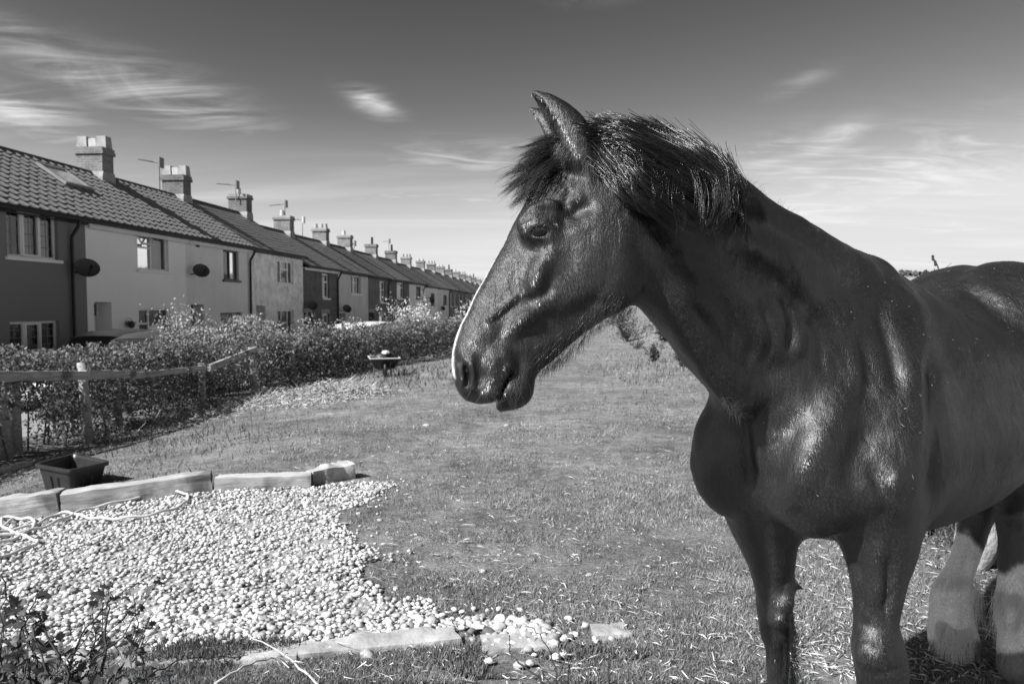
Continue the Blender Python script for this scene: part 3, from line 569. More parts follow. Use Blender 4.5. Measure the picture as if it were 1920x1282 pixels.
def tone_mat(name, rough=0.85, spec=0.2, mul=1.0, vs=40, trans=0.0):
    m = bpy.data.materials.new(name); m.use_nodes = True; nt = m.node_tree; N = nt.nodes; L = nt.links; b = N['Principled BSDF']; at = N.new('ShaderNodeAttribute'); at.attribute_name = 'tone'
    tc = N.new('ShaderNodeTexCoord'); nz = N.new('ShaderNodeTexNoise'); nz.inputs['Scale'].default_value = vs; nz.inputs['Detail'].default_value = 4; L.new(tc.outputs['Object'], nz.inputs[0])
    mr = N.new('ShaderNodeMapRange'); mr.inputs[1].default_value = .3; mr.inputs[2].default_value = .7; mr.inputs[3].default_value = .75*mul; mr.inputs[4].default_value = 1.2*mul; L.new(nz.outputs[0], mr.inputs[0])
    mx = N.new('ShaderNodeMixRGB'); mx.blend_type = 'MULTIPLY'; mx.inputs[0].default_value = 1; L.new(at.outputs['Color'], mx.inputs[1]); L.new(mr.outputs[0], mx.inputs[2]); L.new(mx.outputs[0], b.inputs['Base Color'])
    b.inputs['Roughness'].default_value = rough; b.inputs['Specular IOR Level'].default_value = spec
    if trans:
        tr = N.new('ShaderNodeBsdfTranslucent'); L.new(mx.outputs[0], tr.inputs[0]); ms = N.new('ShaderNodeMixShader'); ms.inputs[0].default_value = trans; L.new(b.outputs[0], ms.inputs[1]); L.new(tr.outputs[0], ms.inputs[2]); L.new(ms.outputs[0], N['Material Output'].inputs[0])
    return m
def set_tone(me, t):
    t = np.asarray(t, np.float32); a = me.color_attributes.new('tone', 'FLOAT_COLOR', 'POINT'); a.data.foreach_set('color', np.stack([t, t, t, np.ones_like(t)], 1).ravel()); return me
rg = np.random.default_rng(5)
GRAVEL_PX = [(-260, 1100), (-120, 1010), (0, 985), (112, 968), (398, 921), (585, 916), (668, 902), (742, 908), (700, 938), (660, 955), (640, 1000), (700, 1040), (672, 1080), (700, 1112), (790, 1140), (880, 1158), (980, 1162), (1055, 1188), (1050, 1208), (945, 1214), (860, 1192), (640, 1216), (420, 1226), (250, 1228), (100, 1215), (-260, 1230)]
gpoly = np.array([G(x, y)[:2] for x, y in GRAVEL_PX])
lo, hi = gpoly.min(0), gpoly.max(0)
bed = []; st = 0.0225; ax_, ay_ = np.meshgrid(np.arange(lo[0], hi[0], st), np.arange(lo[1], hi[1], st)); Q = np.stack([ax_.ravel(), ay_.ravel()], 1); Q += rg.uniform(-.5, .5, Q.shape)*st
edge = noise3(np.c_[Q, Q[:, 0]*0], 7.0, 31)*0.16
ins = inpoly(Q+np.c_[edge, edge], gpoly) & (noise3(np.c_[Q, Q[:, 0]*0], 26.0, 35)+.6*rg.random(len(Q)) > -.30); Q = Q[ins]
stray = gpoly[rg.integers(7, 20, 170)]+rg.normal(0, .10, (170, 2)); Q = np.vstack([Q, stray])
Q = np.vstack([Q, Q[rg.random(len(Q)) < .35]+rg.normal(0, .015, (int((rg.random(0).size)), 2))]) if False else Q
size = rg.gamma(14, .0118/14, len(Q)); corner = G(990, 1185)[:2]; size *= 1+0.6*np.exp(-((Q-corner)**2).sum(1)/.35**2)+0.12*(Q[:, 1] < 3.7)
Pz = zg(Q[:, 0], Q[:, 1])+noise3(np.c_[Q, Q[:, 0]*0], 14, 33)*.02+rg.uniform(-.003, .012, len(Q))
px_, py_, _ = proj(np.c_[Q, Pz]); vis = (px_ > -60) & (px_ < 1980); Q, size, Pz = Q[vis], size[vis], Pz[vis]
nearg = Q[:, 1] < 3.3
m_grav = tone_mat('gravel_stone', .8, .25, vs=60)
va, fa = stone_field(np.c_[Q[nearg], Pz[nearg]], size[nearg], rg, 2); vb, fb = stone_field(np.c_[Q[~nearg], Pz[~nearg]], size[~nearg], rg, 1)
tn = np.r_[np.repeat(np.clip(rg.normal(.46, .16, nearg.sum()), .10, .7), 42), np.repeat(np.clip(rg.normal(.46, .16, (~nearg).sum()), .10, .7), 12)]
gr = link('gravel', set_tone(newmesh('gravel', np.vstack([va, vb]), np.vstack([fa, fb+len(va)]), m_grav, False), tn)); tag(gr, 'bed of pale gravel in front of the timber sleepers', 'gravel', kind='stuff'); print('stones', len(Q), nearg.sum())
pe = [(x, y, float(zg(x, y)[0])+.006) for x, y in gpoly]
def sheet(poly, st):                                      # thin sheet that follows the ground inside an outline
    lo, hi = poly.min(0), poly.max(0); xs = np.arange(lo[0], hi[0]+st, st); ys = np.arange(lo[1], hi[1]+st, st); A, Bq = np.meshgrid(xs, ys, indexing='ij'); Z = zg(A.ravel(), Bq.ravel())+.005
    c = np.stack([(A[:-1, :-1]+A[1:, 1:]).ravel()/2, (Bq[:-1, :-1]+Bq[1:, 1:]).ravel()/2], 1); idx = np.arange(A.size).reshape(A.shape); f = np.stack([idx[:-1, :-1], idx[1:, :-1], idx[1:, 1:], idx[:-1, 1:]], -1).reshape(-1, 4)[np.all([inpoly(c+np.array(q), poly) for q in ((.1, 0), (-.1, 0), (0, .1), (0, -.1))], axis=0)]
    return np.stack([A.ravel(), Bq.ravel(), Z], 1), f
sv_, sf_ = sheet(gpoly, .06); tag(link('gravel_bed', newmesh('gravel_bed', sv_, sf_, mat('grit', .24, .9, .1, var=.4, vscale=40, bump=.6, bscale=90))), kind='structure', label='grit under the gravel')
# loose pale stones lying in the grass
m_peb = mat('pale_stone', .36, .8, .2, var=.25, vscale=30); pebs = []
for k in range(5):
    v, f = ico(2); v = v*(1+rg.uniform(-.2, .2, (len(v), 1)))*[1.1, .9, .65]; me = newmesh('stone', v, f, m_peb, False); pebs.append(me)
for x, y, s in ((905, 1070, 16), (930, 1090, 10), (765, 1055, 10), (788, 1054, 9), (960, 1080, 12), (1105, 1078, 16), (935, 1040, 8), (800, 1125, 10), (1010, 1145, 10), (1055, 1015, 9), (848, 1090, 8), (712, 975, 12), (727, 998, 8), (720, 1020, 12), (860, 938, 9), (770, 932, 8), (900, 905, 8), (1100, 905, 8), (1175, 925, 7), (800, 798, 16), (1015, 800, 8), (700, 855, 8), (730, 838, 7), (640, 838, 7), (600, 832, 7), (1090, 1075, 9), (780, 1002, 10), (1060, 985, 7), (1160, 930, 6), (820, 1180, 9), (540, 820, 6), (950, 798, 14), (1195, 860, 6), (1215, 858, 6), (1200, 700, 7), (1180, 700, 7)):
    p = G(x, y); sc = s*.5*p[1]/F_PX; o = link('stone', random.choice(pebs), None, (p[0], p[1], p[2]+sc*.12), (0, 0, random.uniform(0, 6))); o.scale = (sc, sc*.9, sc*.55); tag(o, 'small pale stone lying loose in the turf', 'stone', 'loose stones in the turf')
# timber sleepers
def wood_mat(name, base, sc=1.0):
    m = mat(name, base, .85, .15); nt = m.node_tree; N = nt.nodes; L = nt.links; b = N['Principled BSDF']; tc = N.new('ShaderNodeTexCoord'); mp = N.new('ShaderNodeMapping'); mp.inputs['Scale'].default_value = (1.2*sc, 14*sc, 14*sc); L.new(tc.outputs['Object'], mp.inputs[0])
    nz = N.new('ShaderNodeTexNoise'); nz.inputs['Scale'].default_value = 2.0; nz.inputs['Detail'].default_value = 8; nz.inputs['Roughness'].default_value = .7; nz.inputs['Distortion'].default_value = .6; L.new(mp.outputs[0], nz.inputs[0])
    n2 = N.new('ShaderNodeTexNoise'); n2.inputs['Scale'].default_value = 3.5; n2.inputs['Detail'].default_value = 6; L.new(tc.outputs['Object'], n2.inputs[0])
    mr = N.new('ShaderNodeMapRange'); mr.inputs[1].default_value = .3; mr.inputs[2].default_value = .7; mr.inputs[3].default_value = base*.45; mr.inputs[4].default_value = base*1.35; L.new(nz.outputs[0], mr.inputs[0])
    m2 = N.new('ShaderNodeMapRange'); m2.inputs[1].default_value = .55; m2.inputs[2].default_value = .68; m2.inputs[3].default_value = 1; m2.inputs[4].default_value = .35; L.new(n2.outputs[0], m2.inputs[0])
    mu = N.new('ShaderNodeMath'); mu.operation = 'MULTIPLY'; L.new(mr.outputs[0], mu.inputs[0]); L.new(m2.outputs[0], mu.inputs[1]); cb = N.new('ShaderNodeCombineColor'); [L.new(mu.outputs[0], cb.inputs[i]) for i in range(3)]; L.new(cb.outputs[0], b.inputs['Base Color'])
    bp = N.new('ShaderNodeBump'); bp.inputs['Strength'].default_value = .7; bp.inputs['Distance'].default_value = .012; L.new(nz.outputs[0], bp.inputs['Height']); L.new(bp.outputs[0], b.inputs['Normal']); return m
m_sleep = wood_mat('weathered_sleeper', .42); m_post = wood_mat('fence_timber', .36)
def rough_box(name, L, Wd, H, m, seed, amp=.012, nseg=(22, 5, 5), r=.02):
    bm = bmesh.new(); bmesh.ops.create_cube(bm, size=1.0); bmesh.ops.subdivide_edges(bm, edges=[e for e in bm.edges if abs((e.verts[0].co-e.verts[1].co).x) > .5], cuts=nseg[0], use_grid_fill=True); bmesh.ops.subdivide_edges(bm, edges=[e for e in bm.edges if abs((e.verts[0].co-e.verts[1].co).x) < 1e-4 and e.calc_length() > .9], cuts=nseg[1], use_grid_fill=True)
    P = np.array([v.co[:] for v in bm.verts])*[L, Wd, H]; n = noise3(P+seed*3.7, 9.0, seed)*amp*2+noise3(P+seed, 30.0, seed+1)*amp; cen = P.copy(); cen[:, 0] = np.clip(cen[:, 0], -L/2+r, L/2-r); d = P.copy(); d[:, 0] *= .15; d /= np.linalg.norm(d, axis=1)[:, None]+1e-9
    k = np.hypot(np.abs(P[:, 1])/(Wd/2), np.abs(P[:, 2])/(H/2)); P = P-d*(np.clip(k-1.3, 0, 1)*r*.9)[:, None]+d*n[:, None]
    for v, p in zip(bm.verts, P): v.co = p
    me = bpy.data.meshes.new(name); bm.to_mesh(me); bm.free(); me.materials.append(m); me.polygons.foreach_set('use_smooth', np.ones(len(me.polygons), bool)); me.set_sharp_from_angle(angle=.7); return me
def sleeper(name, a, b, h, wd, label, cat, m, seed, over=0.0, amp=.012, sink=.03):
    A = G(*a); Bp = G(*b); d = Bp-A; L = np.linalg.norm(d[:2])+over; yaw = math.atan2(d[1], d[0]); n = np.array([-math.sin(yaw), math.cos(yaw), 0]); c = (A+Bp)/2+n*wd/2; c[2] = min(A[2], Bp[2])*.5+max(A[2], Bp[2])*.5+h/2-sink
    o = link(name, rough_box(name, L, wd, h, m, seed, amp), None, tuple(c), (0, -math.atan2(d[2], L), yaw)); tag(o, label, cat); return o
sleeper('timber_sleeper', (-150, 1000), (109, 964), .18, .15, 'weathered timber sleeper behind the coiled hose, crossed by a shadow', 'sleeper', m_sleep, 3)
sleeper('timber_sleeper', (114, 964), (398, 922), .165, .17, 'long weathered timber sleeper in front of the black tub', 'sleeper', m_sleep, 5)
sleeper('timber_sleeper', (402, 922), (583, 916), .13, .17, 'pale smooth timber sleeper between the long sleeper and the rough stone', 'sleeper', wood_mat('pale_sleeper', .48), 8, amp=.006)
sleeper('kerb_stone', (588, 910), (664, 897), .145, .16, 'rough broken kerb stone at the end of the sleepers', 'stone', mat('rough_stone', .38, .9, .15, var=.35, vscale=9, bump=.8, bscale=24), 11, amp=.03)
sleeper('plank', (-60, 905), (57, 874), .09, .05, 'short pale plank lying by the fence post', 'plank', m_sleep, 14)
# edging slabs along the near side of the gravel
m_slab = mat('edging_concrete', .34, .9, .15, var=.3, vscale=7, bump=.7, bscale=30)
for a, b, lab, sd in (((205, 1262), (555, 1240), 'long mossy edging slab nearest the thorny bush', 21), ((560, 1238), (862, 1208), 'pale edging slab beside the wide gravel corner', 22), ((905, 1228), (1045, 1222), 'broken edging slab under the bare twigs', 23), ((1118, 1203), (1186, 1198), 'small flat stone sunk in turf beyond the gravel corner', 24)):
    sleeper('edging_slab', a, b, .07, .13, lab, 'slab', m_slab, sd, amp=.014, sink=.045)
for x, y, s in ((150, 1245, 60), (690, 1232, 30), (95, 1235, 40)):
    p = G(x, y); sc = s*.5*p[1]/F_PX; o = link('stone', pebs[2], None, (p[0], p[1], p[2]+sc*.2), (0, .2, x)); o.scale = (sc*1.3, sc, sc*.8); tag(o, {150: 'large pale stone half hidden by the thorny bush', 690: 'pale stone propped against the edging slab', 95: 'flat pale stone under the thorny bush'}[x], 'stone', 'larger stones along the edging')
# hose
m_hose = mat('hose_rubber', .50, .45, .4)
H1 = [(-60, 1070), (20, 1048), (66, 1030), (70, 1022), (40, 1012), (10, 1000), (2, 985), (14, 968), (26, 962), (28, 975), (10, 992), (-20, 1004), (-30, 990), (10, 978), (50, 980), (66, 985), (60, 1000), (30, 1018), (-20, 1030), (-60, 1036), (-20, 1010), (40, 998), (72, 990), (105, 972), (135, 969), (160, 978), (195, 981), (240, 979), (290, 972), (335, 958), (353, 944), (348, 932), (320, 930), (270, 938), (210, 952), (160, 963), (120, 980), (80, 997), (30, 1008), (-40, 1018)]
hp = catmull([np.r_[G(x, y)[:2], 0] for x, y in H1], 6); 
for _ in range(5): hp[1:-1] = (hp[:-2]+2*hp[1:-1]+hp[2:])/4
hz = zg(hp[:, 0], hp[:, 1])+.032+.006*np.sin(np.arange(len(hp))*.9); hp[:, 2] = hz
o = MB().tube(list(hp), .0095, 8).build('garden_hose', m_hose, None, True); tag(o, 'pale garden hose looped across the gravel', 'hose')
# feed tub
m_tub = mat('black_rubber', .022, .42, .5, var=.3, vscale=9, bump=.15, bscale=60)
def tub():
    pf = G(136, 913); root = empty('feed_tub', (pf[0], pf[1], pf[2]-.01), 0); tag(root, 'black rectangular plastic feed tub resting behind the timber sleeper', 'tub')
    d = pf[1]; k = d/F_PX; 
    def C(x, y, z): q = CAMP+ray(x, y)*((z-CAMP[2])/ray(x, y)[2]); return q-np.array([pf[0], pf[1], pf[2]-.01])
    zt = pf[2]+.235; rim = [C(62, 867, zt), C(130, 879, zt), C(208, 862, zt), C(138, 847, zt)]; cen = sum(rim)/4
    def ring(f, z): return [np.array([cen[0]+(q[0]-cen[0])*f, cen[1]+(q[1]-cen[1])*f, z]) for q in rim]
    def rounded(ring_, r=.22, n=4):
        out = []
        for i in range(4):
            p, a, b = ring_[i], ring_[i-1], ring_[(i+1) % 4]; p0 = p+(a-p)*r*.5; p1 = p+(b-p)*r*.5
            for t in np.linspace(0, 1, n+1): out.append((1-t)**2*p0+2*t*(1-t)*p+t*t*p1)
        return out
    H = .235; prof = [(.70, .0), (.74, .012), (.90, H-.035), (.905, H-.03), (1.0, H-.03), (1.01, H-.015), (1.0, H), (.90, H), (.86, H-.02), (.70, .03), (.66, .02)]
    rings = [rounded(ring(f, z)) for f, z in prof]; n = len(rings[0]); vs = [p for r in rings for p in r]; fs = [(i*n+j, i*n+(j+1) % n, (i+1)*n+(j+1) % n, (i+1)*n+j) for i in range(len(rings)-1) for j in range(n)]
    fs += [tuple(range(n))[::-1], tuple((len(rings)-1)*n+j for j in range(n))]
    k0 = 4*n; body = [f for f in fs]
    me = newmesh('shell', vs, body, m_tub, False); link('shell', me, root)
    fr = ring(.80, 0.0); s = MB()
    for i in (0, 1):
        a, b = ring(.86, .15)[i], ring(.86, .15)[(i+1) % 4]; a2, b2 = ring(.74, .01)[i], ring(.74, .01)[(i+1) % 4]
        for t in (.38, .62): s.tube([a2+(b2-a2)*t, a+(b-a)*t], .010, 5)
    s.build('rib', m_tub, root)['kind'] = 'stuff'
tub()
# ================================================================== hedge, shrubs, fence
m_leaf = tone_mat('hedge_leaf', .6, .3, vs=8, trans=.25); m_stem = mat('stem_bark', .10, .9, .1, var=.4, vscale=12); m_bloss = tone_mat('blossom', .7, .2, vs=8, trans=.3)
def leaf_cloud(C, s, rng, fold=.35):                      # diamond leaves, folded a little
    n = len(C); u = rng.normal(0, 1, (n, 3)); u /= np.linalg.norm(u, axis=1)[:, None]; v = np.cross(u, rng.normal(0, 1, (n, 3))); v /= np.linalg.norm(v, axis=1)[:, None]; w = np.cross(u, v); s = np.broadcast_to(s, (n,))[:, None]
    V = np.stack([C-u*s, C+v*s*.55+w*s*fold*.5, C+u*s, C-v*s*.55+w*s*fold*.5], 1); return V.reshape(-1, 3), np.arange(n*4).reshape(-1, 4)
def hp_at(across, Y): return across+0.0857*Y
def hedge(name, Y0, Y1, n, leaf, top, label, seed, gaps=.0, width=.95, tone=(.085, .03), lower=.5, ac=-6.45, stems=60, cat='hedge'):
    r = np.random.default_rng(seed); root = empty(name, (hp_at(ac, (Y0+Y1)/2), (Y0+Y1)/2, float(zg(hp_at(ac, (Y0+Y1)/2), (Y0+Y1)/2)[0]))); tag(root, label, cat); o0 = np.array(root.location[:])
    Y = r.uniform(Y0, Y1, n*3); u = r.uniform(0, 1, n*3)**.8; a = r.normal(0, .33, n*3)*width; base = zg(hp_at(ac, Y)+a, Y); tp = np.array([top(y) for y in Y])+noise3(np.c_[Y, a, Y*0], 1.3, seed)*.22+noise3(np.c_[Y, a, Y*0], 4.0, seed+1)*.15-.12*(a/width*2)**2; z = base+(tp-base)*u
    P = np.c_[hp_at(ac, Y)+a, Y, z]; dens = noise3(P, 2.2, seed+3)+.6*noise3(P, 5.5, seed+4); keep = (dens > -.26+.10*(u < lower)) & ((u > lower) | (r.random(n*3) < .8)); P, u = P[keep][:n], u[keep][:n]
    V, F = leaf_cloud(P-o0, leaf*r.uniform(.6, 1.3, len(P)), r); t = np.clip(r.normal(tone[0], tone[1], len(P))+.05*np.clip(noise3(P, 1.7, seed+7), 0, 1)+.10*(u > .88)*r.random(len(P)), .02, .6)  # uppermost leaves paler: the sunlit top is painted into the leaf tone
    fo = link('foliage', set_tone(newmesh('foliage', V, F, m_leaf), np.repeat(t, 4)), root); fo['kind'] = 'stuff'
    s = MB()
    for k in range(stems):
        y = r.uniform(Y0, Y1); x = hp_at(ac, y)+r.normal(0, .15); b = float(zg(x, y)[0]); h = (top(y)-b)*r.uniform(.6, .98); p0 = np.array([x, y, b-.03])-o0; p1 = p0+[r.normal(0, .08), r.normal(0, .1), h*.5]; p2 = p1+[r.normal(0, .12), r.normal(0, .15), h*.5]; s.tube([p0, p1, p2], [.012, .009, .004], 5, False)
    link('stems', newmesh('stems', s.v, s.f, m_stem), root)['kind'] = 'stuff'; return root
top = lambda y: np.interp(y, [5, 9.5, 13, 16, 23, 30, 39, 60], [.98, .86, .76, .72, .70, .68, .68, .6])
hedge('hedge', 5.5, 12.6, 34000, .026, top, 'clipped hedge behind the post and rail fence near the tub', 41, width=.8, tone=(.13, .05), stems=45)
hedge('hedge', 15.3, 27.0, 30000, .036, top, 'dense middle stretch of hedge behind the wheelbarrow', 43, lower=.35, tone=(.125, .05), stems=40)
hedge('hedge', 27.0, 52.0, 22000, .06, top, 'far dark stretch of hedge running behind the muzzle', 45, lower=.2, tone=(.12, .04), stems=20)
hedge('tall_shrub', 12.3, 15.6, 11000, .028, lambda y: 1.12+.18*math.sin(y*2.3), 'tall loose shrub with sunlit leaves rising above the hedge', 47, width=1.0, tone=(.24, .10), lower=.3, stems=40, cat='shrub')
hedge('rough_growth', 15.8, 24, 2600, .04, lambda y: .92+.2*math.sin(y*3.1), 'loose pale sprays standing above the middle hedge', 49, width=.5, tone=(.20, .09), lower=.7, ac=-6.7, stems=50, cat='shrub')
def blossom(x, y, d, wpx, hpx, label, n=2600, tone=.55, leaf=.06):
    r = np.random.default_rng(int(x)); c = px(x, y, d); k = d/F_PX; zb = float(zg(c[0], c[1])[0]); root = empty('flowering_shrub', (c[0], c[1], zb)); tag(root, label, 'shrub'); o0 = np.array([c[0], c[1], zb]); s = MB(); L = []
    for b in range(26):
        e = c+np.array([r.normal(0, wpx*k*.42), r.normal(0, wpx*k*.3), hpx*k*r.uniform(-.1, 1)])-o0; m_ = e*.5+r.normal(0, .12, 3); s.tube([(0, 0, 0), m_, e], [.03, .02, .006], 5, False); t = r.uniform(.35, 1.05, n//26)[:, None]; L.append((1-t)**2*0+2*t*(1-t)*m_+t*t*e+r.normal(0, .13, (n//26, 3)))
    P = np.vstack(L); V, F = leaf_cloud(P, leaf*r.uniform(.6, 1.3, len(P)), r); fo = link('blossom', set_tone(newmesh('blossom', V, F, m_bloss), np.repeat(np.clip(r.normal(tone, .12, len(P)), .15, .8), 4)), root); fo['kind'] = 'stuff'; link('stems', newmesh('stems', s.v, s.f, m_stem), root)['kind'] = 'stuff'
blossom(795, 600, 38, 95, 40, 'spreading white blossom shrub in front of the far pale houses', 3400, .62)
blossom(335, 612, 13.2, 50, 26, 'pale blossoming sprays at the top of the tall shrub', 1500, .5, .026)
# fence
def fence():
    P0 = G(165, 832); root = empty('post_and_rail_fence', tuple(P0)); tag(root, 'weathered post and rail fence with a fallen rail along the hedge', 'fence'); o0 = np.array(P0)
    def post(x, y0, y1, r, lean=(0, 0)):
        b = G(x, y0); d = b[1]; h = (y0-y1)*d/F_PX; s = MB(); s.tube([b+[0, 0, -.05]-o0, b+[lean[0]*.5, lean[1]*.5, h*.5]-o0, b+[lean[0], lean[1], h]-o0], [r*1.08, r, r*.95], 9); s.build('post', m_post, root, True); return b
    b1 = post(26, 850, 700, .085); post(12, 858, 735, .07, (-.05, 0)); b2 = post(167, 832, 678, .055, (-.06, 0)); post(222, 800, 700, .05); b3 = post(378, 765, 680, .06, (.02, 0)); b4 = post(478, 740, 650, .06, (-.05, 0)); post(549, 722, 655, .06)
    def rail(a, da, b, db, r): 
        A, Bq = px(*a, da), px(*b, db); mid = (A+Bq)/2+[0, 0, -.02]; q = rough_box('rail', np.linalg.norm(Bq-A), r*1.1, r*2.1, m_post, int(a[0])+50, .008, (8, 2, 2), .012); o = link('rail', q, root, tuple((A+Bq)/2-o0)); o.rotation_mode = 'QUATERNION'; o.rotation_quaternion = Vector(Bq-A).to_track_quat('X', 'Z')
    d1, d2, d3, d4 = b1[1], b2[1], b3[1], b4[1]
    rail((-80, 706), d1-.9, (166, 704), d2-.10, .05); rail((158, 702), d2-.12, (252, 702), (d2+d3)/2-.6, .048); rail((392, 690), d3-.05, (480, 655), d4-.1, .05); rail((252, 704), (d2+d3)/2-.5, (385, 690), d3-.1, .04)
fence()
# ================================================================== straw, cut grass and turf blades
m_straw = tone_mat('straw', .8, .2, vs=20); m_turf = tone_mat('turf_blade', .75, .2, vs=5, trans=.2)
def straw_at(P, ln, rng, tone, w=.0016, lift=.012, up=.15):
    n = len(P); a = rng.uniform(0, 6.28, n); d = np.c_[np.cos(a), np.sin(a), rng.normal(0, up, n)]; sd = np.c_[-np.sin(a), np.cos(a), np.zeros(n)]; b = P+d*ln[:, None]; mid = (P+b)/2+sd*(ln*rng.normal(0, .12, n))[:, None]+[0, 0, .004]; upv = np.array([0, 0, 1.0]); w = np.broadcast_to(w, (n,))
    V = np.stack([P-sd*w[:, None], P+sd*w[:, None], mid+upv*w[:, None]*1.4, mid-sd*w[:, None], mid+sd*w[:, None], b], 1); V[..., 2] += lift; idx = np.arange(n*6).reshape(n, 6); F = np.concatenate([idx[:, [0, 1, 2]], idx[:, [3, 2, 0]], idx[:, [1, 4, 2]], idx[:, [3, 5, 2]], idx[:, [4, 2, 5]]]); return V.reshape(-1, 3), F, np.repeat(tone, 6)
def gscatter(n, xr, yr, rng, pw=1.0):
    X = rng.uniform(*xr, n); Yp = yr[0]+(yr[1]-yr[0])*rng.random(n)**pw; return X, Yp
def ground_pts(X, Yp):                                     # many photograph pixels -> ground
    d = CAM_H*F_PX/(np.maximum(Yp-HOR, 3)); P = np.stack([(X-CX)/F_PX*d, d], 1)
    for _ in range(14):
        z = zg(P[:, 0], P[:, 1]); d = .5*d+.5*np.clip((CAM_H-z)*F_PX/np.maximum(Yp-HOR, 3), .5, 90); P = np.stack([(X-CX)/F_PX*d, d], 1)
    return np.c_[P, zg(P[:, 0], P[:, 1])]
r = np.random.default_rng(77); X, Yp = gscatter(2600, (500, 1960), (720, 1300), r, .8); P = ground_pts(X, Yp); X2, Y2 = gscatter(900, (1480, 1960), (980, 1290), r); P = np.vstack([P, ground_pts(X2, Y2)])
V, F, t = straw_at(P, r.gamma(2.2, .02, len(P))+.015, r, np.clip(r.normal(.5, .12, len(P)), .2, .75), w=r.uniform(.0012, .0026, len(P))); s_o = link('straw', set_tone(newmesh('straw', V, F, m_straw), t)); tag(s_o, 'scattered straw stalks on the turf around the horse', 'straw', kind='stuff')
# heap of raked straw along the hedge
r = np.random.default_rng(78); line = catmull([G(x, y) for x, y in ((300, 800), (400, 775), (480, 758), (560, 748), (620, 745), (655, 742))], 10); u = r.uniform(0, len(line)-1, 9000).astype(int); off = r.normal(0, 1, (9000, 2))*[.30, .42]; P = line[u].copy(); P[:, :2] += off; amt = np.interp(u/len(line), [0, .35, .6, .85, 1], [.12, .35, .8, 1.0, .8]); keep = r.random(9000) < amt; P, off, amt = P[keep], off[keep], amt[keep]; P[:, 2] = zg(P[:, 0], P[:, 1])+r.random(len(P))*.28*amt*np.exp(-(off**2).sum(1)/.12)
V, F, t = straw_at(P, r.uniform(.08, .28, len(P)), r, np.clip(r.normal(.42, .12, len(P)), .15, .7), w=r.uniform(.003, .006, len(P)), up=.4); s_o = link('straw_heap', set_tone(newmesh('straw_heap', V, F, m_straw), t)); tag(s_o, 'long low heap of raked pale straw at the foot of the hedge', 'straw heap', kind='stuff')
def blades(P, h, w, rng, tone, lean=.7):
    n = len(P); a = rng.uniform(0, 6.28, n); sd = np.c_[np.cos(a), np.sin(a), np.zeros(n)]; b = rng.uniform(0, 6.28, n); ln = np.c_[np.cos(b), np.sin(b), np.zeros(n)]*(h*rng.uniform(.1, lean, n))[:, None]
    V = np.stack([P-sd*w[:, None], P+sd*w[:, None], P+ln+np.c_[np.zeros((n, 2)), h]], 1); V[:, :2, 2] -= .004; return V.reshape(-1, 3), np.arange(n*3).reshape(-1, 3), np.repeat(tone, 3)
r = np.random.default_rng(79); X, Yp = r.uniform(-60, 1980, 330000), 1300-560*r.random(330000)**1.25; P = ground_pts(X, Yp); cl = noise3(P*[1, 1, 0], 2.5, 61)+.7*noise3(P*[1, 1, 0], 9, 62)
keep = (r.random(len(P)) < .5+1.5*cl) & ~inpoly(P[:, :2], gpoly) & (P[:, 1] < 24) & (P[:, 0]-.0857*P[:, 1] > -5.5); P, cl = P[keep], cl[keep]; dd = P[:, 1]
h = (.010+.014*r.random(len(P)))*(1+.6*np.clip(cl, -.4, 1)); V, F, t = blades(P, h*(.85+dd*.05), (.0016+.0013*r.random(len(P)))*(.55+dd*.16), r, np.clip(r.normal(.20, .09, len(P))+.16*cl, .03, .65), 1.3)
go = link('grass', set_tone(newmesh('grass', V, F, m_turf), t)); tag(go, 'short cropped grass covering the paddock', 'grass', kind='stuff'); print('blades', len(P))
# longer tufts: along the edging, the bank and the hedge foot
r = np.random.default_rng(80); PP = []; hh = []; tn = []
for (x0, x1, y0, y1, n, a, b_, tm) in ((180, 900, 1235, 1290, 5000, .015, .045, .17), (880, 1250, 1225, 1290, 3500, .015, .045, .18), (180, 560, 1222, 1262, 2500, .03, .06, .09), (0, 480, 760, 850, 2500, .03, .10, .14), (1130, 1340, 610, 715, 5000, .03, .10, .22), (1660, 1930, 940, 1010, 2500, .05, .16, .13), (1120, 1320, 596, 630, 3500, .06, .18, .17), (560, 860, 668, 722, 4000, .04, .12, .14)):
    p = ground_pts((x0+x1)/2+(x1-x0)*.30*r.normal(0, 1, n), np.clip((y0+y1)/2+(y1-y0)*.32*r.normal(0, 1, n), 588, 1320)) if y0 < 1100 else ground_pts(r.uniform(x0, x1, n), r.uniform(y0, y1, n)); p = p[p[:, 0]-.0857*p[:, 1] > -6.2]; k = noise3(p*[1, 1, 0], 5, 64) > -.08; p = p[k]; PP.append(p); hh.append(r.uniform(a, b_, len(p))); tn.append(np.clip(r.normal(tm, .05, len(p)), .03, .5))
P = np.vstack(PP); h = np.concatenate(hh); V, F, t = blades(P, h, .0022+.0007*P[:, 1], r, np.concatenate(tn), .9); go = link('tall_grass', set_tone(newmesh('tall_grass', V, F, m_turf), t)); tag(go, 'longer rough grass along the edging, hedge foot and bank', 'grass', kind='stuff')
print('grass', round(time.time()-T00, 1))
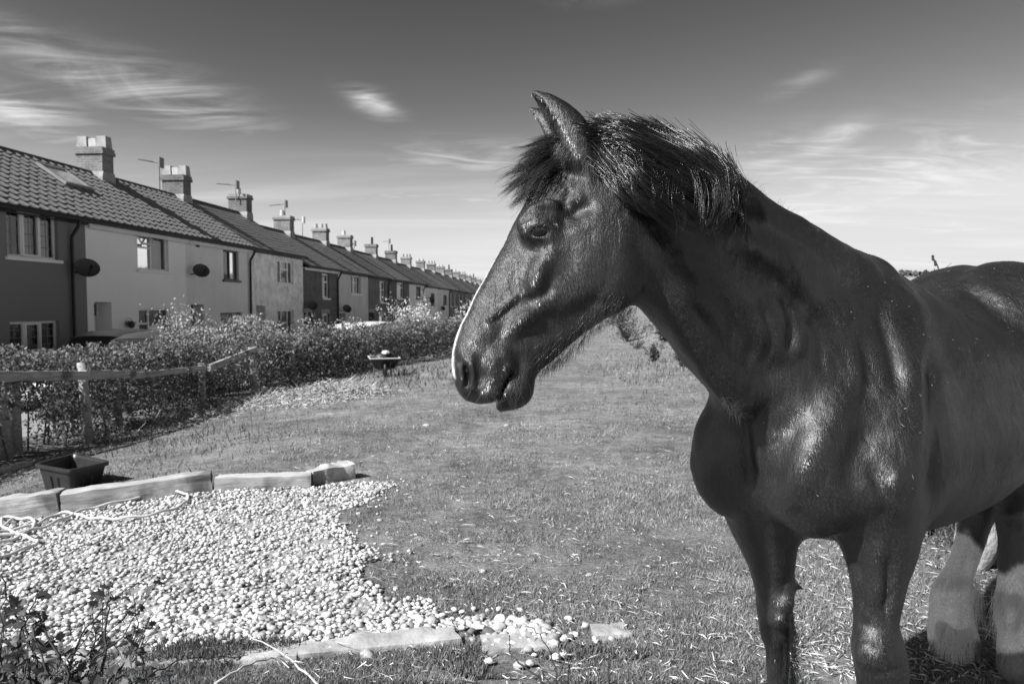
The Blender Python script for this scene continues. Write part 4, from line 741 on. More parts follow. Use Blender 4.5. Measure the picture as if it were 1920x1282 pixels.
# ================================================================== bank on the right
def clump(x, y, wpx, hpx, label, name='bramble_bush', n=700, leaf=.05, tone=.11, seed=1, dep=None):
    r = np.random.default_rng(seed); p = G(x, y) if dep is None else px(x, y, dep); p[2] = float(zg(p[0], p[1])[0]); d = p[1]; k = d/F_PX; root = empty(name, tuple(p)); tag(root, label, 'bush'); n0 = 12; s = MB(); L = []
    for b in range(n0):
        e = np.array([r.normal(0, wpx*k*.35), r.normal(0, wpx*k*.3), hpx*k*r.uniform(.45, 1.0)]); m_ = e*.5+r.normal(0, .06, 3); s.tube([(0, 0, -.02), m_, e], [.014, .009, .003], 5, False); t = r.uniform(.2, 1.05, n//n0)[:, None]; L.append(2*t*(1-t)*m_+t*t*e+r.normal(0, .07*hpx*k, (n//n0, 3)))
    P = np.vstack(L); P[:, 2] = np.abs(P[:, 2]); V, F = leaf_cloud(P, leaf*r.uniform(.6, 1.3, len(P)), r); fo = link('foliage', set_tone(newmesh('foliage', V, F, m_leaf), np.repeat(np.clip(r.normal(tone, .045, len(P)), .03, .4), 4)), root); fo['kind'] = 'stuff'; link('stems', newmesh('stems', s.v, s.f, m_stem), root)['kind'] = 'stuff'
clump(1175, 640, 80, 55, 'broad pale bramble bush crowning the bank under the throat', n=1500, leaf=.07, tone=.14, seed=4); clump(1250, 640, 70, 50, 'darker bramble bush beside the crowning one', n=1200, leaf=.07, tone=.09, seed=5)
clump(1195, 655, 26, 22, 'small dark tussock low on the bank', 'tussock', 260, .04, .06, 6); clump(1225, 678, 34, 34, 'dark spiky tussock standing out on the bank', 'tussock', 420, .035, .05, 7); clump(1160, 612, 50, 20, 'low scrub at the far edge of the paddock', 'low_scrub', 500, .06, .12, 8); clump(1285, 690, 40, 30, 'grey tussock half hidden by the neck', 'tussock', 320, .04, .14, 9)
clump(1725, 985, 60, 40, 'low weedy bush behind the belly of the horse', 'weed_bush', 420, .022, .10, 10)
for (x, y, wd, hd, lab, sd) in ((1848, 1075, 70, 130, 'large pale boulder behind the hind legs', 31), (1772, 990, 34, 62, 'upright pale stone behind the hock', 32), (1735, 975, 30, 30, 'small grey stone beside the upright pale stone', 33), (1912, 1090, 40, 110, 'pale boulder beyond the left hind leg', 34)):
    r = np.random.default_rng(sd); v, f = ico(4); p = G(x, y); k = p[1]/F_PX; v = v*[wd*k*.55, wd*k*.5, hd*k*.55]; v = v+unit([0, 0, 1])*0; n = noise3(v*1.0+sd, 8, sd)*.10+noise3(v+sd, 22, sd)*.03; v = v*(1+n[:, None]*2.2); o = link('boulder', newmesh('boulder', v, f, mat('boulder_stone', .40, .9, .15, var=.3, vscale=12, bump=.8, bscale=40), True), None, (p[0], p[1]+wd*k*.4, p[2]+hd*k*.42), (0, .12, sd)); tag(o, lab, 'boulder')
b = G(1700, 1010); e = px(1775, 960, b[1]+.15); o = MB().tube([b+[0, 0, .02], (b+e)/2+[0, 0, -.03], e], [.012, .014, .010], 7).build('branch', m_stem, None, True); tag(o, 'fallen curved branch lying on the turf behind the horse', 'branch')
# dry seed-head stalk standing above the back of the horse
def stalk(x, y0, y1, d, label, heads):
    root = empty('dock_stalk', tuple(px(x, y0, d))); tag(root, label, 'stalk'); o0 = px(x, y0, d); z = float(zg(o0[0], o0[1])[0]); tip = px(x-14, y1, d)-o0; s = MB(); s.tube([(0, 0, min(z-o0[2], -.3)), (0, 0, 0), tip*.5+[.01, 0, 0], tip], [.008, .007, .006, .004], 5); s.tube([(0, 0, 0), px(x+22, y1+12, d)-o0], [.004, .002], 4); s.build('stem', m_stem, root)
    for i in range(heads):
        c = tip*(1-.16*i)+np.array([.004*(-1)**i, 0, 0]); v, f = ico(1); link('seed_head', newmesh('seed_head', v*[.012, .012, .016]+c, f, mat('seed_head', .03), True), root)
stalk(1762, 512, 481, 6.0, 'dry stalk with dark seed heads above the horse\'s back', 4)
clump(1940, 560, 60, 75, 'dark bush behind the croup at the skyline', 'skyline_bush', 300, .04, .08, 12, 9.0)
# ================================================================== wheelbarrow
def barrow():
    p = G(722, 708); root = empty('wheelbarrow', tuple(p), 0.25); root.scale = (.85, .85, .85); tag(root, 'dark wheelbarrow loaded with bags standing by the hedge', 'wheelbarrow'); mt = mat('barrow_tray', .02, .5, .4); mp = mat('barrow_tube', .10, .5, .5); rimm = mat('barrow_rim', .5, .5, .4)
    def ring(x0, x1, y0, y1, z): return [(x0, y0, z), (x1, y0, z), (x1, y1, z), (x0, y1, z)]
    s = MB(); a = ring(-.24, .24, .10, .62, .22); b = ring(-.36, .36, -.16, .82, .48); ai = ring(-.23, .23, .11, .61, .24); bi = ring(-.34, .34, -.14, .80, .48); s.add(a+b, [(0, 1, 5, 4), (1, 2, 6, 5), (2, 3, 7, 6), (3, 0, 4, 7), (3, 2, 1, 0)]); s.add(ai+bi, [(4, 5, 1, 0), (5, 6, 2, 1), (6, 7, 3, 2), (7, 4, 0, 3), (0, 1, 2, 3)]); s.add(b+bi, [(0, 1, 5, 4), (1, 2, 6, 5), (2, 3, 7, 6), (3, 0, 4, 7)]); s.build('tray', mt, root)
    MB().tube([(-.36, -.16, .485), (.36, -.16, .485), (.36, .82, .485), (-.36, .82, .485), (-.36, -.16, .485)], .018, 6).build('rim', rimm, root)
    w = MB(); n = 20; vs = []
    for i in range(n):
        th = 2*math.pi*i/n
        for j in range(8): ph = 2*math.pi*j/8; rr = .15+.05*math.cos(ph); vs.append((.045*math.sin(ph), rr*math.cos(th), .2+rr*math.sin(th)))
    wh = link('wheel', newmesh('wheel', vs, [(i*8+j, i*8+(j+1) % 8, ((i+1) % n)*8+(j+1) % 8, ((i+1) % n)*8+j) for i in range(n) for j in range(8)], m_black, True), root); MB().tube([(-.03, 0, .2), (.03, 0, .2)], .11, 14).build('hub', rimm, wh)
    for sx in (-1, 1):
        MB().tube([(sx*.06, -.02, .2), (sx*.14, .2, .20), (sx*.22, .75, .22), (sx*.27, 1.35, .50)], .018, 7).build('handle', mp, root); MB().tube([(sx*.20, .62, .22), (sx*.22, .70, .0), (sx*.22, .82, .0), (sx*.22, .80, .24)], .016, 6).build('leg', mp, root); MB().tube([(sx*.10, .02, .20), (sx*.16, -.08, .46)], .015, 6).build('strut', mp, root)
    return p
bp_ = barrow()
for k, (dx, dy, s, m_, lb) in enumerate(((-.08, .18, .14, 'sack_dark', 'dark sack lying in the wheelbarrow'), (.04, .30, .16, 'sack_dark2', 'black bin bag heaped in the wheelbarrow'), (.0, .12, .065, 'sack_pale', 'small white bag on top of the wheelbarrow load'))):
    v, f = ico(3); n = noise3(v*2+k, 2, 70+k); v = v*(1+n[:, None]*.5)*[s*1.2, s, s*.8]; mm_ = mat(m_, .6 if 'pale' in m_ else .03, .5, .4); o = link('sack', newmesh('sack', v, f, mm_, True), None, (bp_[0]+dx, bp_[1]+dy, bp_[2]+.40+(.12 if k == 2 else 0))); tag(o, lb, 'bag')
# ================================================================== parked vehicles behind the hedge
def car(ac, Y, H, L, Wd, paint, label, name='parked_car', van=False):
    X = hp_at(ac, Y); z = float(zg(X, Y)[0])+.05; root = empty(name, (X, Y, z), HROT-math.pi/2); tag(root, label, 'van' if van else 'car', 'vehicles parked in the lane'); hw_, l2 = Wd/2, L/2
    body = [(-l2, .32, .95), (-l2+.05, .62, .98), (-l2+.35, .82, 1.0), (-.25*L, .92, 1.0), (.05*L, .93, 1.0), (.42*L, .90, .98), (l2, .70, .95), (l2, .34, .95)]
    def loft(secs, zb):
        vs = []; n = 10
        for (y, zt, f) in secs:
            for i in range(n): u = i/(n-1); a = math.pi*u; x = -math.cos(a); xx = math.copysign(abs(x)**.35, x)*hw_*f; zz = zb+(zt-zb)*min(1, (math.sin(a))**.45+.02); vs.append((xx, y, zz))
        fs = [(k*n+i, k*n+i+1, (k+1)*n+i+1, (k+1)*n+i) for k in range(len(secs)-1) for i in range(n-1)]+[tuple(range(n)), tuple((len(secs)-1)*n+i for i in range(n))[::-1]]; return vs, fs
    v, f = loft(body if not van else [(-l2, .5, .97), (-l2+.3, .95, 1), (-.2*L, 1.0, 1), (l2-.02, 1.0, 1), (l2, .9, .97)], .22); link('body', newmesh('body', v, f, paint, True), root)
    cab = [(-.22*L, .90, .88), (-.10*L, H-.12, .80), (.0, H-.02, .78), (.16*L, H, .78), (.30*L, H-.04, .78), (.40*L, H-.16, .78), (.47*L, .92, .84)] if not van else [(-.34*L, .95, .95), (-.22*L, H-.1, .92), (-.1*L, H, .92), (l2-.06, H, .92), (l2-.02, .95, .96)]
    v, f = loft(cab, .80); link('cabin', newmesh('cabin', v, f, m_black if not van else paint, True), root)
    roof = [(y, zt+.012, fr*.97) for y, zt, fr in cab if zt > H-.13]; vs = []; n = 9
    for (y, zt, fr) in roof:
        for i in range(n): u = 2*i/(n-1)-1; vs.append((u*hw_*fr*.86, y, zt-.05*u*u*u*u))
    vs += [(a, b_, c-.03) for a, b_, c in vs]; m0 = len(roof)*n; fs = [(k*n+i, k*n+i+1, (k+1)*n+i+1, (k+1)*n+i) for k in range(len(roof)-1) for i in range(n-1)]; fs += [tuple(m0+i for i in q)[::-1] for q in fs]; link('roof', newmesh('roof', vs, fs, paint, True), root)
    for sy in (-.31, .31):
        for sx in (-1, 1): wl = MB().tube([(sx*(hw_-.16), sy*L, .31), (sx*(hw_+.01), sy*L, .31)], .31, 18).build('wheel', m_black, root); MB().tube([(sx*(hw_), sy*L, .31), (sx*(hw_+.02), sy*L, .31)], .19, 14).build('rim', m_lead, wl)
    for sx in (-1, 1): MB().box((sx*hw_*.62-.16, -l2-.01, .62), (sx*hw_*.62+.16, -l2+.10, .76)).build('tail_light', m_darkfr, root); MB().box((sx*(hw_+.08)-.07, -.14*L, .92), (sx*(hw_+.08)+.07, -.11*L, 1.06)).build('mirror', m_black, root)
m_p1 = mat('car_paint_silver', .35, .25, .5); m_p2 = mat('car_paint_dark', .05, .2, .6); m_p3 = mat('van_paint_white', .72, .3, .5)
car(-10.2, 16.3, 1.60, 4.1, 1.75, m_p1, 'silver hatchback roof showing over the hedge by the dark grey house'); car(-8.0, 14.1, 1.59, 4.0, 1.75, m_p2, 'dark hatchback roof showing over the hedge by the white house'); car(-8.6, 29.5, 1.90, 4.8, 1.9, m_p3, 'white van roof showing over the far hedge', 'parked_van', True)
# ================================================================== foreground bush and twigs
m_fl = tone_mat('thorn_leaf', .5, .4, vs=60, trans=.2); m_twig = mat('dark_twig', .035, .7, .3, var=.4, vscale=30); m_twigp = mat('pale_dry_stem', .40, .8, .2, var=.3, vscale=30)
def hawthorn_leaf(tn):
    pts = [(0, 0), (.10, .18), (.36, .28), (.26, .40), (.44, .62), (.24, .66), (.14, .92), (0, 1.0), (-.14, .92), (-.24, .66), (-.44, .62), (-.26, .40), (-.36, .28), (-.10, .18)]; v = [(x, y, .25*abs(x)-.10*y*y) for x, y in pts]+[(0, .5, -.02)]; n = len(pts); me = newmesh('leaf', v, [(i, (i+1) % n, n) for i in range(n)], m_fl); set_tone(me, [tn]*(n+1)); return me
LEAVES = [hawthorn_leaf(t) for t in (.06, .09, .12, .16)]
def thorn_bush(name, label, branches, leaves, seed, thorn=True, lsize=.028, bmat=None, cat='bush'):
    r = np.random.default_rng(seed); root_p = px(branches[0][0][0], branches[0][0][1], branches[0][0][2]); root = empty(name, tuple(root_p)); tag(root, label, cat); o0 = np.array(root_p); paths = []
    for bi, br in enumerate(branches):
        pts = catmull([px(*q) for q in br], 6); pts[1:-1] += r.normal(0, .0025, pts[1:-1].shape); k = len(pts); rad = np.linspace(.0030, .0010, k)*(1.3 if bi % 3 == 0 else .85); s = MB(); s.tube(list(pts-o0), list(rad), 6)
        if thorn:
            for i in range(2, k-1, 2): dirv = unit(np.cross(pts[i+1]-pts[i], r.normal(0, 1, 3))); s.tube([pts[i]-o0, pts[i]-o0+dirv*r.uniform(.012, .03)], [.0011, .0003], 4)
        s.build('branch', bmat or m_twig, root, True); paths.append(pts)
    for i in range(leaves):
        pts = paths[r.integers(len(paths))]; q = pts[r.integers(int(len(pts)*.35), len(pts))]+r.normal(0, .009, 3); o = bpy.data.objects.new('leaf', LEAVES[r.integers(len(LEAVES))]); COL.objects.link(o); o.parent = root; s = lsize*r.uniform(.55, 1.2); o.location = q-o0; o.scale = (s, s, s); o.rotation_euler = (r.uniform(-.9, 1.2), r.uniform(-.8, .8), r.uniform(0, 6.28))
    return root
r = np.random.default_rng(90); BR_ = [[(60, 1400, 1.5), (55, 1290, 1.5), (48, 1190, 1.52), (20, 1130, 1.55), (2, 1075, 1.55)], [(60, 1400, 1.5), (120, 1270, 1.48), (160, 1180, 1.5), (215, 1120, 1.55), (270, 1085, 1.6)], [(60, 1400, 1.5), (110, 1310, 1.45), (170, 1240, 1.45), (230, 1190, 1.5), (292, 1100, 1.55)],
     [(30, 1390, 1.4), (30, 1290, 1.42), (35, 1210, 1.45), (70, 1110, 1.5)], [(90, 1400, 1.5), (150, 1300, 1.5), (175, 1200, 1.52), (172, 1120, 1.55)], [(60, 1400, 1.5), (0, 1280, 1.45), (-20, 1180, 1.5), (30, 1150, 1.5)], [(90, 1400, 1.5), (180, 1290, 1.45), (200, 1180, 1.5), (203, 1108, 1.5)], [(30, 1390, 1.4), (90, 1290, 1.4), (60, 1180, 1.45), (90, 1160, 1.5)],
     [(120, 1400, 1.5), (210, 1270, 1.5), (255, 1200, 1.55), (250, 1100, 1.6)], [(100, 1400, 1.45), (130, 1280, 1.42), (95, 1200, 1.45), (60, 1140, 1.48)], [(130, 1400, 1.5), (230, 1300, 1.5), (330, 1240, 1.6), (460, 1228, 1.7)], [(60, 1400, 1.4), (30, 1330, 1.38), (-10, 1300, 1.4), (-30, 1270, 1.4)], [(120, 1400, 1.42), (160, 1330, 1.4), (230, 1290, 1.42), (290, 1262, 1.45)], [(100, 1400, 1.42), (80, 1320, 1.4), (110, 1250, 1.42), (150, 1215, 1.45)], [(10, 1400, 1.42), (10, 1320, 1.4), (50, 1250, 1.42), (20, 1215, 1.45)]]
for k in range(15):
    bx_ = r.uniform(-20, 130); ex = r.uniform(-30, 300); ey = 1075+ (ex/300)*60+r.uniform(0, 130); dd = r.uniform(1.4, 1.62); BR_.append([(bx_, 1400, dd-.05), (bx_*.6+ex*.4+r.normal(0, 25), 1320, dd-.03), (bx_*.3+ex*.7+r.normal(0, 25), (1320+ey)/2, dd), (ex, ey, dd+.04)])
thorn_bush('hawthorn_bush', 'dark thorny bush with small lobed leaves beside the gravel', BR_, 298, 91)
thorn_bush('hawthorn_bush', 'small leafy thorn sprig in front of the edging slab', [[(280, 1330, 1.75), (275, 1270, 1.75), (265, 1240, 1.76), (262, 1215, 1.76)], [(280, 1330, 1.75), (300, 1280, 1.75), (330, 1262, 1.76)], [(280, 1330, 1.75), (255, 1290, 1.75), (235, 1262, 1.76)]], 26, 92, lsize=.026)
thorn_bush('bare_shrub', 'leafless dark shrub with upright cut twigs beyond the gravel', [[(1040, 1330, 1.9), (1010, 1270, 1.9), (960, 1230, 1.95), (955, 1190, 2.0)], [(1040, 1330, 1.9), (1040, 1250, 1.92), (1010, 1190, 1.95), (985, 1165, 2.0)], [(1045, 1330, 1.9), (1050, 1270, 1.9), (1060, 1225, 1.9)], [(1050, 1330, 1.9), (1062, 1280, 1.88), (1068, 1230, 1.9)], [(1080, 1330, 1.9), (1100, 1270, 1.9), (1130, 1225, 1.92)], [(1060, 1330, 1.88), (1080, 1290, 1.86), (1096, 1255, 1.88)], [(1140, 1320, 1.9), (1142, 1260, 1.9), (1140, 1215, 1.92)], [(1030, 1330, 1.88), (1015, 1300, 1.86), (985, 1275, 1.88)], [(1050, 1330, 1.86), (1040, 1295, 1.85), (1020, 1262, 1.86)]], 22, 93, thorn=True, lsize=.014, cat='shrub')
thorn_bush('dry_stem', 'pale dry stem leaning across the gravel edge', [[(640, 1330, 1.75), (590, 1275, 1.8), (535, 1230, 1.95), (480, 1195, 2.1), (410, 1155, 2.3)]], 0, 94, thorn=False, bmat=m_twigp, cat='stem')
thorn_bush('dry_stem', 'short dark cut stems in front of the slabs', [[(330, 1330, 1.85), (318, 1280, 1.85), (308, 1245, 1.86)], [(335, 1330, 1.85), (345, 1290, 1.85), (340, 1262, 1.86)]], 0, 95, thorn=False, cat='stem')
thorn_bush('dry_stem', 'long thorny bramble stem arching over the edging', [[(360, 1330, 1.7), (430, 1262, 1.75), (500, 1235, 1.85), (540, 1225, 1.9)], [(330, 1330, 1.7), (250, 1275, 1.7), (185, 1262, 1.65)]], 0, 96, thorn=True, bmat=m_twigp, cat='stem')
print('details', round(time.time()-T00, 1))
HORSE_H = 0.0055
# ================================================================== the horse: one continuous body grown from a distance field
class Tube:
    """stations: (centre, half width along lat, half height, egg)"""
    def __init__(s, st, lat, sub=4, p=2.0):
        C = catmull([q[0] for q in st], sub); R = catmull([[q[1], q[2], (q[3] if len(q) > 3 else 0.0)] for q in st], sub)
        if isinstance(lat, list): Lr = catmull(lat, sub)
        else: Lr = np.repeat(np.asarray(lat, float)[None], len(C), 0)
        T = np.gradient(C, axis=0); T /= np.linalg.norm(T, axis=1)[:, None]+1e-12
        Lr = Lr - T*np.sum(Lr*T, 1)[:, None]; Lr /= np.linalg.norm(Lr, axis=1)[:, None]
        V = np.cross(T, Lr); flip = np.where(V[:, 2] < 0, -1.0, 1.0)
        if (flip < 0).sum() > len(flip)/2: V = -V
        s.C, s.R, s.T, s.L, s.V, s.p = [a.astype(np.float32) for a in (C, np.maximum(R, [0.003, 0.003, -9]), T, Lr, V)]+[p]
        rm = R[:, :2].max(1)*1.3; rm = np.maximum(rm[1:], rm[:-1])[:, None]
        s.slo = np.minimum(C[1:], C[:-1])-rm; s.shi = np.maximum(C[1:], C[:-1])+rm
        s.lo = s.slo.min(0); s.hi = s.shi.max(0)
    def near(s, lo, hi, m): return np.flatnonzero(np.all(s.slo-m < hi, 1) & np.all(s.shi+m > lo, 1))
    def __call__(s, Q, segs=None):
        best = np.full(len(Q), 9.0, np.float32)
        n = len(s.C)-1
        for i in (range(n) if segs is None else segs):
            A, B = s.C[i], s.C[i+1]; ab = B-A; l2 = float(ab@ab)+1e-12
            QA = Q-A; t0 = (QA@ab)/l2; t = np.clip(t0, 0, 1)
            ax = (t0-t)*math.sqrt(l2)
            if 0 < i < n-1: ax = ax*1.0
            r = QA - t[:, None]*ab
            Ld = s.L[i]+(s.L[i+1]-s.L[i])*t[:, None]; Vd = s.V[i]+(s.V[i+1]-s.V[i])*t[:, None]
            u = np.einsum('ij,ij->i', r, Ld); v = np.einsum('ij,ij->i', r, Vd)
            ra = s.R[i, 0]+(s.R[i+1, 0]-s.R[i, 0])*t; rb = s.R[i, 1]+(s.R[i+1, 1]-s.R[i, 1])*t
            e = s.R[i, 2]+(s.R[i+1, 2]-s.R[i, 2])*t
            ra = ra*np.clip(1-e*np.clip(v/rb, -1.2, 1.2), 0.25, 3)
            if s.p == 2.0:
                m = np.minimum(ra, rb); c2 = (ax/m)**2
                k = np.sqrt((u/ra)**2+(v/rb)**2+c2)+1e-6
                g = np.sqrt((u/ra**2)**2+(v/rb**2)**2+(ax/m**2)**2)+1e-6
                d = k*(k-1)/g
            else:
                p = s.p; m = np.minimum(ra, rb)
                k = ((np.abs(u)/ra)**p+(np.abs(v)/rb)**p+(np.abs(ax)/m)**p+1e-9)**(1/p)
                rl = np.sqrt(u*u+v*v+ax*ax)+1e-6
                d = np.where(k > 0.6, rl*(1-1/k), m*(k-1))*0.85
            best = np.minimum(best, d)
        return best
class Ell:
    def __init__(s, c, axes, r):
        s.c = np.asarray(c, np.float32); s.A = np.array([unit(a) for a in axes], np.float32); s.r = np.asarray(r, np.float32)
        s.lo = s.c-max(r); s.hi = s.c+max(r)
    def __call__(s, Q):
        q = (Q-s.c)@s.A.T; k = np.sqrt(((q/s.r)**2).sum(1))+1e-6; g = np.sqrt(((q/s.r**2)**2).sum(1))+1e-6
        return (k*(k-1)/g).astype(np.float32)
OPS = []
def U(prim, k=0.03): OPS.append((0, prim, k))
def SUBT(prim, k=0.01): OPS.append((1, prim, k))
def ev(Q, ops=None):
    d = np.full(len(Q), 9.0, np.float32)
    for op in (OPS if ops is None else ops):
        mode, pr, k = op[:3]; e = pr(Q) if len(op) < 4 else pr(Q, op[3])
        if mode == 0: h = np.maximum(k-np.abs(d-e), 0)/k; d = np.minimum(d, e)-h*h*k*0.25
        else: h = np.maximum(k-np.abs(d+e), 0)/k; d = np.maximum(d, -e)+h*h*k*0.25
    return d
def ev_cull(Q):
    """evaluate in cubes so each only sees the shapes near it"""
    OLO = np.array([o[1].lo-o[2]-0.04 for o in OPS]); OHI = np.array([o[1].hi+o[2]+0.04 for o in OPS])
    B = 0.10; key = np.floor(Q/B).astype(np.int64); kk = (key[:, 0]*4096+key[:, 1])*4096+key[:, 2]
    order = np.argsort(kk, kind='stable'); ks = kk[order]; st = np.flatnonzero(np.r_[True, ks[1:] != ks[:-1]]); en = np.r_[st[1:], len(ks)]
    out = np.empty(len(Q), np.float32)
    def job(ab):
        a, b = ab
        idx = order[a:b]; P = Q[idx]; lo = P.min(0); hi = P.max(0)
        ops = []
        for i in np.flatnonzero(np.all(OLO < hi, 1) & np.all(OHI > lo, 1)):
            o = OPS[i]
            if isinstance(o[1], Tube):
                sg = o[1].near(lo, hi, o[2]+0.04)
                if len(sg): ops.append((*o, sg))
            else: ops.append(o)
        out[idx] = ev(P, ops) if ops else 9.0
    for ab in zip(st, en): job(ab)
    return out
def mesh_field(lo, hi, h):
    R = 4; n = []; XS = []                                # finer towards the head, coarser towards the tail
    for ax, (knee0, knee1, f1, f2) in enumerate(((0.55, 1.0, 1.0, 1.75), (1.95, 2.3, 1.0, 1.75), (1.05, 0.9, 1.25, 1.6))):
        xs = [lo[ax]]
        while xs[-1] < hi[ax] or (len(xs)-1) % R:
            w = float(ss(knee0, knee1, xs[-1])); sp = (f1+(f2-f1)*w) if ax < 2 else (1.0 + 0.45*(1-float(ss(0.85, 1.1, xs[-1]))))
            xs.append(xs[-1]+h*sp)
        XS.append(np.array(xs)); n.append((len(xs)-1)//R)
    n = np.array(n)
    def W(I): return np.stack([np.interp(I[:, a], np.arange(len(XS[a])), XS[a]) for a in range(3)], 1)
    I = np.stack(np.meshgrid(*[np.arange(k) for k in n], indexing='ij'), -1).reshape(-1, 3)
    d = ev_cull(W((I+0.5)*R).astype(np.float32))
    diag = np.linalg.norm(W((I+1)*R)-W(I*R), axis=1)
    I = I[np.abs(d) < diag*0.62]
    loc = np.stack(np.meshgrid(*[np.arange(R+1)]*3, indexing='ij'), -1).reshape(-1, 3)
    G = (I[:, None, :]*R+loc[None]).reshape(-1, 3)
    NY = int(n[1]*R+3); NZ = int(n[2]*R+3)
    key = (G[:, 0].astype(np.int64)*NY+G[:, 1])*NZ+G[:, 2]
    key = np.unique(key); gi = key//(NY*NZ); gj = (key//NZ) % NY; gk = key % NZ
    val = ev_cull(W(np.stack([gi, gj, gk], 1)).astype(np.float32))
    def look(k):
        i = np.searchsorted(key, k); i = np.minimum(i, len(key)-1); ok = key[i] == k; return i, ok
    strides = [NY*NZ, NZ, 1]
    # cells whose eight corners are known
    offs = [a*strides[0]+b*strides[1]+c_ for a in (0, 1) for b in (0, 1) for c_ in (0, 1)]
    idx = []; ok = np.ones(len(key), bool)
    for o in offs: i, k_ = look(key+o); idx.append(i); ok &= k_
    idx = np.stack(idx, 1)[ok]; ck = key[ok]; cv = val[idx]
    sgn = cv < 0; act = (sgn.any(1)) & (~sgn.all(1)); idx, ck, cv = idx[act], ck[act], cv[act]
    cor = np.array([[a, b, c_] for a in (0, 1) for b in (0, 1) for c_ in (0, 1)], float)
    acc = np.zeros((len(ck), 3)); cnt = np.zeros(len(ck))
    for a in range(8):
        for b in range(a+1, 8):
            if np.abs(cor[a]-cor[b]).sum() != 1: continue
            x = (cv[:, a] < 0) != (cv[:, b] < 0); t = np.where(x, cv[:, a]/(cv[:, a]-cv[:, b]+1e-12), 0)
            acc += np.where(x[:, None], cor[a]+(cor[b]-cor[a])*t[:, None], 0); cnt += x
    base = np.stack([ck//(NY*NZ), (ck//NZ) % NY, ck % NZ], 1)
    V = W(base+acc/cnt[:, None])
    F = []
    def cell(k): i = np.searchsorted(ck, k); i = np.minimum(i, len(ck)-1); return i, ck[i] == k
    for ax in range(3):
        i2, ok = look(key+strides[ax]); s1 = val < 0; s2 = val[i2] < 0; e = ok & (s1 != s2); ke = key[e]; fl = s1[e]
        u, v = strides[(ax+1) % 3], strides[(ax+2) % 3]
        q = [cell(ke-u-v), cell(ke-v), cell(ke), cell(ke-u)]
        good = q[0][1] & q[1][1] & q[2][1] & q[3][1]
        quad = np.stack([a[0] for a in q], 1)[good]; fl = fl[good]
        quad[~fl] = quad[~fl][:, ::-1]; F.append(quad)
    return V, np.vstack(F)

EYE_PX = (1011, 432); EYE_W = 0.086
HA0 = np.array([1150.0, 330.0]); HAX = np.array([-0.537, 0.844]); HPN = np.array([-0.844, -0.537])
def hdep(x, y):                                        # depth of the head's middle plane
    s = (np.array([x, y])-HA0)@HAX; return 1.80-0.105*s/456
def HS(x, y, w=0.0): return px(x, y, hdep(x, y)-w)      # photograph pixel and distance w towards the viewer from the middle plane
def HN(s, n, w=0.0): q = HA0+s*HAX+n*HPN; return HS(q[0], q[1], w)
MM = 0.001229
_o = HN(200, 0); hax = unit(HN(400, 0)-HN(0, 0)); hpn = unit(HN(200, 100)-HN(200, -100)); hw = unit(np.cross(hax, hpn))
if hw[1] > 0: hw = -hw
hpn = unit(np.cross(hw, hax)); 
if hpn[0] > 0: hpn = -hpn
